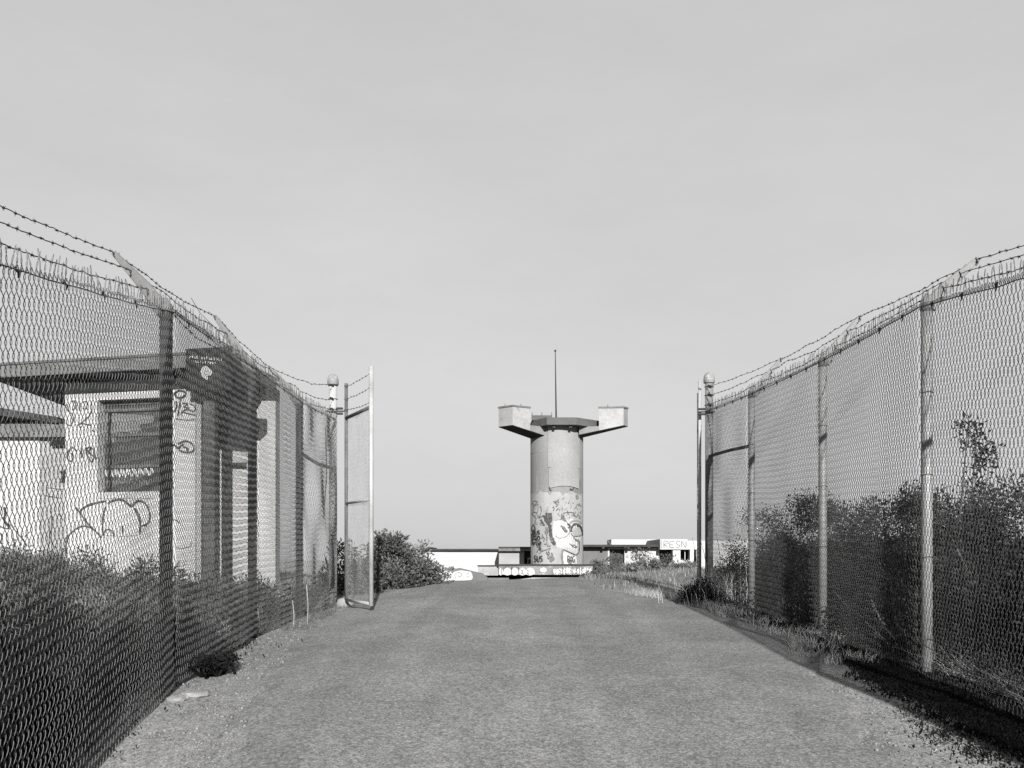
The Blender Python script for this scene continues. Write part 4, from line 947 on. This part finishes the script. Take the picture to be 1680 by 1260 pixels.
# low under-scrub hugging the foot of the right fence
for i, (x_, y_) in enumerate([(3.15, 12.4), (3.1, 11.3), (3.1, 10.2), (3.1, 9.2), (3.1, 8.2), (3.15, 7.3), (3.2, 6.3)]):
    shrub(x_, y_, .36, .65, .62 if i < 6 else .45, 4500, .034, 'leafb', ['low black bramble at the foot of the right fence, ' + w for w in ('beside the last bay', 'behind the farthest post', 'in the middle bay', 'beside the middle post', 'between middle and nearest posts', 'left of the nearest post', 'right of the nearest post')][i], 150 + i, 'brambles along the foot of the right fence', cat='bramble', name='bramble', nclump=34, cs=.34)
# scrub running on towards the camera beside the track (its shade reaches into view)
for i, (x_, y_, h) in enumerate([(3.6, 5.9, 1.2), (3.5, 4.6, 1.3), (3.4, 3.2, 1.3), (3.4, 1.8, 1.3), (3.5, .3, 1.4), (3.6, -1.4, 1.4), (3.8, -3.2, 1.4)]):
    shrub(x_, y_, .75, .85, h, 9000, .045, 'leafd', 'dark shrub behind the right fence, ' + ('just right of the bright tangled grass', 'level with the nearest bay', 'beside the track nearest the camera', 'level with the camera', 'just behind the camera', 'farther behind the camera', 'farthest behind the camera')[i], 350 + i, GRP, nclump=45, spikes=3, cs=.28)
for i, (x_, y_, h) in enumerate([(-3.2, 3.9, 1.0), (-4.3, 4.4, 1.15), (-3.0, 2.3, 1.15), (-4.2, 2.4, 1.3), (-3.0, .6, 1.4), (-4.4, .4, 1.5), (-3.2, -1.4, 1.5)]):  # unseen shrubs added out of view to shade the nearest left bay
    shrub(x_, y_, .65, .85, h, 9000, .045, 'leafb', 'unseen shrub added for shade behind the left fence, ' + ('closest behind the nearest bay', 'second from the fence beside the nearest bay', 'beside the camera near the fence', 'beside the camera away from the fence', 'level with the camera', 'level with the camera and farther out', 'behind the camera')[i], 370 + i, 'dark scrub behind the left fence', nclump=45, spikes=3, cs=.28)
# tall sprig
shrub(X(1590, 8.3), 8.3, .42, .30, 1.56, 3200, .042, 'leafd', 'tall leggy sprig rising above the scrub right of the nearest right post', 171, GRP, nclump=24, spikes=4, cs=.30)
for i, (px, py) in enumerate([]): pass
# left: near-black scrub standing in for cast shade behind nearest bay
GL = 'dark scrub behind the left fence'
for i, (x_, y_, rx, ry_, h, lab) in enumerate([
    (-2.75, 5.0, .50, .8, .62, 'scrub painted shade-black, filling the foot of the nearest left bay'),
    (-2.85, 6.4, .50, .7, .50, 'scrub painted shade-black, left of the nearest left post'),
    (-3.55, 5.9, .6, .9, .62, 'bush painted shade-black, below the annex building, behind the front scrub'),
    (-3.7, 7.3, .7, .7, .50, 'round-topped bush painted shade-black, left of the nearest left post, farther back'),
    (-2.42, 4.9, .26, .8, .42, 'low bramble painted shade-black, tight behind the nearest left bay, well left of the nearest post'),
    (-2.48, 6.0, .22, .7, .36, 'low bramble painted shade-black, at the foot of the nearest left post'),
    (-2.62, 7.6, .26, .8, .34, 'low bramble painted shade-black, behind the second left bay'),
    (-2.45, 3.6, .5, .7, .55, 'bramble painted shade-black, closest to the camera behind the left fence')]):
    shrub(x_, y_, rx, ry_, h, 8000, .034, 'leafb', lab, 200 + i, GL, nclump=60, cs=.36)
for i, (x_, y_, h) in enumerate([(-3.0, 8.4, .32), (-3.2, 9.9, .36), (-4.6, 9.6, .5), (-5.6, 10.6, .55), (-4.2, 12.2, .45), (-5.8, 13.0, .45), (-3.3, 12.0, .42), (-6.9, 13.2, .55)]):
    shrub(x_, y_, .8, .8, h, 3800, .045, 'leafm', ['low grey weed patch on the bank ' + w for w in ('behind the second left bay', 'left of the second left post', 'below the lettering panel', 'below the bubble lettering', 'below the dark column', 'below the white wall', 'near the third left post', 'left of the bunker corner')][i], 230 + i, 'weed patches on the left bank', cat='weeds', name='weed_patch', nclump=36, cs=.4)
# shrub beyond the left gate
shrub(X(632, 16.8), 16.8, .58, .6, .76, 9000, .06, 'leafm', 'large leafy shrub behind the open left gate leaf', 260, nclump=60, spikes=8, cs=.26)
shrub(X(675, 16.9), 16.9, .58, .5, .56, 6000, .055, 'leafg', 'smaller pale shrub right of the large one beyond the left gate', 261, nclump=36, spikes=4, cs=.3)
shrub(X(575, 15.4), 15.4, .5, .5, .62, 5000, .06, 'leafm', 'leafy shrub seen through the left gate leaf', 262, nclump=40, spikes=4, cs=.3)
# far shrubs by the ruins
for i, (px, py, d, rx, h, mt, lab) in enumerate([
    (1047, 0, 52, .95, 1.35, 'leafm', 'round shrub in front of the white wall right of the tower'), (1092, 0, 54, 1.0, 1.15, 'leafm', 'shrub in front of the dark opening under the lettering'),
    (1010, 0, 47, 1.1, .95, 'leafm', 'shrub in front of the dark door right of the tower'), (985, 0, 44, .55, .8, 'leafg', 'low shrub at the right end of the platform wall'),
    (1030, 0, 40, .9, .6, 'leafg', 'scrubby bush on the mound right of the platform wall'), (1120, 0, 36, .8, .55, 'leafg', 'low bush on the mound near the right gate'),
    (735, 0, 50, .6, .55, 'leafg', 'low bush behind the painted slab'), (1068, 0, 30, .6, .35, 'leafg', 'small tussock in the middle of the mound')]):
    shrub(X(px, d), d, rx, .7, h, 2600, .11, mt, lab, 280 + i, nclump=30, spikes=3, cs=.3)
# small dark weed and rocks at foot of the nearest left post
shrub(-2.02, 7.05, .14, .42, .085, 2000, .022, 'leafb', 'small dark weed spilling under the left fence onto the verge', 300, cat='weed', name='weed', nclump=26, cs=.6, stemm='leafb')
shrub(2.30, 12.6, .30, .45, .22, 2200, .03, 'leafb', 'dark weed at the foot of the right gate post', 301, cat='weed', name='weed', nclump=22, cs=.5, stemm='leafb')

def blades(n, fx, h, w, seed, mt, name, label, lean=.35, hv=.5, kind='stuff'):
    r = np.random.default_rng(seed); xy = fx(r, n); n = len(xy); z = G(xy[:, 0], xy[:, 1])
    hh = h * r.uniform(1 - hv, 1 + hv, n); a = r.uniform(0, 2 * np.pi, n); ln = r.normal(0, lean, (n, 2)) * hh[:, None]
    wx, wy = np.cos(a) * w / 2, np.sin(a) * w / 2
    pts = []
    for q, ws_ in ((0, 1), (.5, .75), (1, .12)):
        cx_ = xy[:, 0] + ln[:, 0] * q * q; cy_ = xy[:, 1] + ln[:, 1] * q * q; cz_ = z - .01 + hh * q * (1 - .12 * q)
        pts.append(np.stack([cx_ - wx * ws_, cy_ - wy * ws_, cz_], -1)); pts.append(np.stack([cx_ + wx * ws_, cy_ + wy * ws_, cz_], -1))
    V = np.stack(pts, 1).reshape(-1, 3); b = np.arange(n) * 6
    Fc = np.concatenate([np.stack([b, b + 1, b + 3, b + 2], 1), np.stack([b + 2, b + 3, b + 5, b + 4], 1)])
    return tag(obj(name, V, Fc, M[mt]), label, None, kind=kind)
def strip(y0, y1, side, w0, w1):
    def f(r, n):
        y = r.uniform(y0, y1, n); l, rr_ = redge(y); off = w0 + (w1 - w0) * r.random(n) ** 1.3
        x = rr_ + off if side > 0 else l - off
        k = (np.sin(y * 7 + x * 3) + np.sin(y * 2.3 + 1) > -.6); return np.stack([x, y], 1)[k]
    return f
blades(5200, strip(6.8, 14.5, 1, -.04, .38), .085, .006, 401, 'straw', 'verge_grass', 'short dry grass along the right edge of the track')
blades(2600, strip(9.5, 14, -1, -.02, .35), .05, .006, 402, 'grassd', 'verge_grass', 'thin grass along the left edge of the track')
blades(16000, lambda r, n: np.stack([2 + r.uniform(-1.4, 8.5, n) * (.6 + .4 * r.random(n)), r.uniform(15.5, 42, n)], 1)[lambda a=None: slice(None)] if False else (lambda x, y: np.stack([x, y], 1)[(x > redge(y)[1] + .03)])(r.uniform(1.0, 12, n), 15.2 + 28 * r.random(n) ** 1.2), .075, .012, 403, 'grassd', 'mound_grass', 'rough grass over the mound beyond the right gate')
blades(6000, lambda r, n: (lambda x, y: np.stack([x, y], 1)[(x > redge(y)[1] + .03)])(r.uniform(1.0, 12, n), 15.2 + 28 * r.random(n) ** 1.2), .085, .009, 404, 'straw', 'mound_grass', 'dry grass stalks over the mound beyond the right gate')
blades(14000, lambda r, n: np.stack([-2.55 - 6.5 * r.random(n) ** 1.1, r.uniform(6.5, 19, n)], 1), .17, .009, 405, 'grassd', 'bank_grass', 'rough grass on the bank behind the left fence')
blades(9000, lambda r, n: np.stack([-2.55 - 6.5 * r.random(n) ** 1.1, r.uniform(7.4, 19, n)], 1), .16, .008, 406, 'straw', 'bank_grass', 'dry grass on the bank behind the left fence')
blades(6000, lambda r, n: np.stack([-2.0 - 4 * r.random(n), r.uniform(14, 34, n)], 1), .10, .010, 407, 'grassd', 'bank_grass', 'grass beyond the left gate')
blades(3500, lambda r, n: np.stack([r.uniform(2.78, 3.6, n), r.uniform(5.0, 6.6, n)], 1), .17, .008, 408, 'straw', 'tangled_grass', 'bright tangled grass behind the right fence in its nearest bay', lean=.9)
blades(7000, lambda r, n: np.stack([r.uniform(2.8, 5.5, n), r.uniform(5.0, 15, n)], 1), .22, .008, 409, 'grassd', 'under_grass', 'dull grass under the scrub behind the right fence')
def shading(n, x0, x1, y0, y1, seed, label):  # scatters near-black flecks that imitate shade on the ground
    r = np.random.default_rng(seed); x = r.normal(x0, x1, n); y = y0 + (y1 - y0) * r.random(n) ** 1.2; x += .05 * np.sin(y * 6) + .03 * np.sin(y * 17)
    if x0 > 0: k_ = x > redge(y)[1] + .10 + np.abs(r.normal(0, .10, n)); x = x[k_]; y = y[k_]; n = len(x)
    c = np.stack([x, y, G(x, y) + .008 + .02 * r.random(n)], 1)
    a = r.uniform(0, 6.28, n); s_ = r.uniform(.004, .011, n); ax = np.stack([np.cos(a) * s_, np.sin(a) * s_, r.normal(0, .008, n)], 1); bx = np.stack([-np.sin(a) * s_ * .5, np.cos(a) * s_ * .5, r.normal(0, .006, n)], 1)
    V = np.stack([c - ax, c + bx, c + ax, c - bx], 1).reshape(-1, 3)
    tag(obj('shade_flecks', V, np.arange(n * 4).reshape(n, 4), M['leafb']), label, None, kind='stuff')
shading(150000, 2.62, .24, 3.5, 13, 421, 'painted dark-fleck litter under the right fence')
shading(16000, -2.75, .26, 4.0, 9, 422, 'painted dark-fleck litter under the left fence')
# tall dry stalks by the right gate post
def stalk(px, d, h, lean, label, seed, r0=.006):
    r = random.Random(seed); x = X(px, d); g = float(G(x, d)); root = thing('dry_stalk', (x, d, g), label, 'dry stalk', 'tall dry stalks by the right gate')
    m = MB(); pts = [Vector((lean * h * (q / 6) ** 2 + r.gauss(0, .006), r.gauss(0, .006), h * q / 6)) for q in range(7)]
    m.tube(pts, [r0 * (1 - .6 * q / 6) for q in range(7)], 5); m.build('stem', M['straw'], root)
    m = MB()
    for q in range(3):
        b = pts[1 + q]; s_ = r.choice((-1, 1)); m.tube([b, b + Vector((.05 * s_, r.gauss(0, .03), .10)), b + Vector((.13 * s_, r.gauss(0, .04), .08))], [.004, .003, .001], 4)
    m.build('leaf', M['straw'], root)
for i, (px, d, h, ln, lab) in enumerate([(1213, 12.0, .95, .04, 'thickest upright stalk before the last right bay'), (1186, 12.6, .85, -.10, 'leaning stalk left of the thickest one'), (1205, 12.1, .35, .0, 'short pale stub beside the thickest stalk'),
        (1226, 11.9, .5, -.05, 'short stalk right of the thickest one'), (1172, 12.9, .8, -.12, 'stalk nearest the right gate post'), (1162, 12.95, .9, -.15, 'stalk in front of the right gate post'),
        (1150, 13.1, .8, -.14, 'stalk in front of the folded gate leaf'), (1144, 13.2, .55, -.2, 'short stalk at the left of the folded gate leaf')]):
    stalk(px, d, h, ln, lab, i, .008 if i in (0, 2) else .005)
blades(420, lambda r, n: np.stack([r.normal(2.45, .22, n), r.normal(12.7, .35, n)], 1), .30, .009, 412, 'straw', 'tall_dry_grass', 'tall dry grass round the foot of the right gate post', lean=.28)
# thin leaning stakes by the left fence
for i, (px, py0, py1, d, lab) in enumerate([(480, 1035, 985, 10.2, 'thin pale stake leaning on the left fence, left one of two'), (503, 1028, 960, 10.6, 'thin pale stake leaning on the left fence, right one of two')]):
    a = P(px, py1, d); b = P(px + 1.5, py0, d); b[2] = float(G(b[0], b[1])) - .02
    m = MB(); m.tube([b, (a + b) / 2 + np.array([.010, 0, 0]), a], .0035, 5)
    tag(m.build('stake', M['frame']), lab, 'stake')

# ------------------------------------------------------------------ stones
def rock(name, x, y, sx, sy, sz, seed, mt, label, cat='rock', sink=.3, ry0=0):
    r = np.random.default_rng(seed)
    import bmesh
    bm = bmesh.new(); bmesh.ops.create_icosphere(bm, subdivisions=2, radius=1)
    for v in bm.verts:
        c = v.co; k = 1 + .22 * math.sin(c.x * 3 + seed) * math.cos(c.y * 4 + seed) + r.normal(0, .05); v.co = Vector((c.x * sx * k, c.y * sy * k, max(-.6, min(.75, c.z)) * sz * k))
    me = bpy.data.meshes.new(name); bm.to_mesh(me); bm.free(); me.materials.append(M[mt])
    o = bpy.data.objects.new(name, me); COL.objects.link(o); o.location = (x, y, float(G(x, y)) + sz * sink); o.rotation_euler = (0, ry0, r.uniform(0, 3)); return tag(o, label, cat)
rock('rock', X(318, 6.35), 6.35, .10, .08, .035, 3, 'rock', 'pale flat rock beside the foot of the nearest left post')
rock('rock', X(292, 6.25), 6.25, .07, .06, .03, 4, 'rock', 'smaller pale rock touching the foot of the nearest left post')
rock('rock', X(205, 5.0), 4.95, .035, .03, .022, 5, 'rock', 'small white stone on the left verge, nearest the camera')
rock('rock', X(1345, 8.9), 9.0, .12, .08, .035, 6, 'rock', 'flat pale stone at the foot of the middle right post')
rock('rubble_heap', X(985, 52), 52, .9, .6, .75, 9, 'limew', 'pale rubble heap at the right foot of the tower', 'rubble', ry0=.1)
def gravel(n, fx, s0, s1, seed, mt, label):
    r = np.random.default_rng(seed); xy = fx(r, n); n = len(xy); z = G(xy[:, 0], xy[:, 1])
    s = s0 + (s1 - s0) * r.random(n) ** 3; o6 = np.array([(1, 0, 0), (0, 1, 0), (-1, 0, 0), (0, -1, 0), (0, 0, .7), (0, 0, -.7)])
    V = o6[None] * r.uniform(.6, 1.3, (n, 6, 1)) * s[:, None, None]; a = r.uniform(0, 6.28, n); c, s_ = np.cos(a)[:, None], np.sin(a)[:, None]
    vx = V[..., 0] * c - V[..., 1] * s_; vy = V[..., 0] * s_ + V[..., 1] * c
    V = np.stack([vx + xy[:, :1], vy + xy[:, 1:], V[..., 2] + (z + s * .15)[:, None]], -1).reshape(-1, 3)
    f = np.array([(0, 1, 4), (1, 2, 4), (2, 3, 4), (3, 0, 4), (1, 0, 5), (2, 1, 5), (3, 2, 5), (0, 3, 5)])
    Fc = (np.arange(n)[:, None, None] * 6 + f[None]).reshape(-1, 3)
    return tag(obj('gravel', V, Fc, M[mt]), label, None, kind='stuff')
def gs(side, y0, y1, w):
    def f(r, n):
        y = y0 + (y1 - y0) * r.random(n) ** 1.3; l, rr_ = redge(y); off = r.random(n) * w - .18 * r.random(n)
        x = rr_ + off if side > 0 else l - off
        return np.stack([x, y], 1)
    return f
gravel(9000, gs(-1, 3.2, 14, .95), .003, .016, 501, 'stone', 'loose gravel on the left verge')
gravel(9000, gs(1, 3.2, 14, .95), .003, .014, 502, 'stone', 'loose gravel on the right verge')
gravel(900, lambda r, n: (lambda x, y: np.stack([x, y], 1))(r.uniform(-1.6, 2.1, n), 3.4 + 11 * r.random(n) ** 1.5) , .004, .009, 503, 'stone', 'loose chippings lying on the asphalt')
print('objects', len(bpy.data.objects))
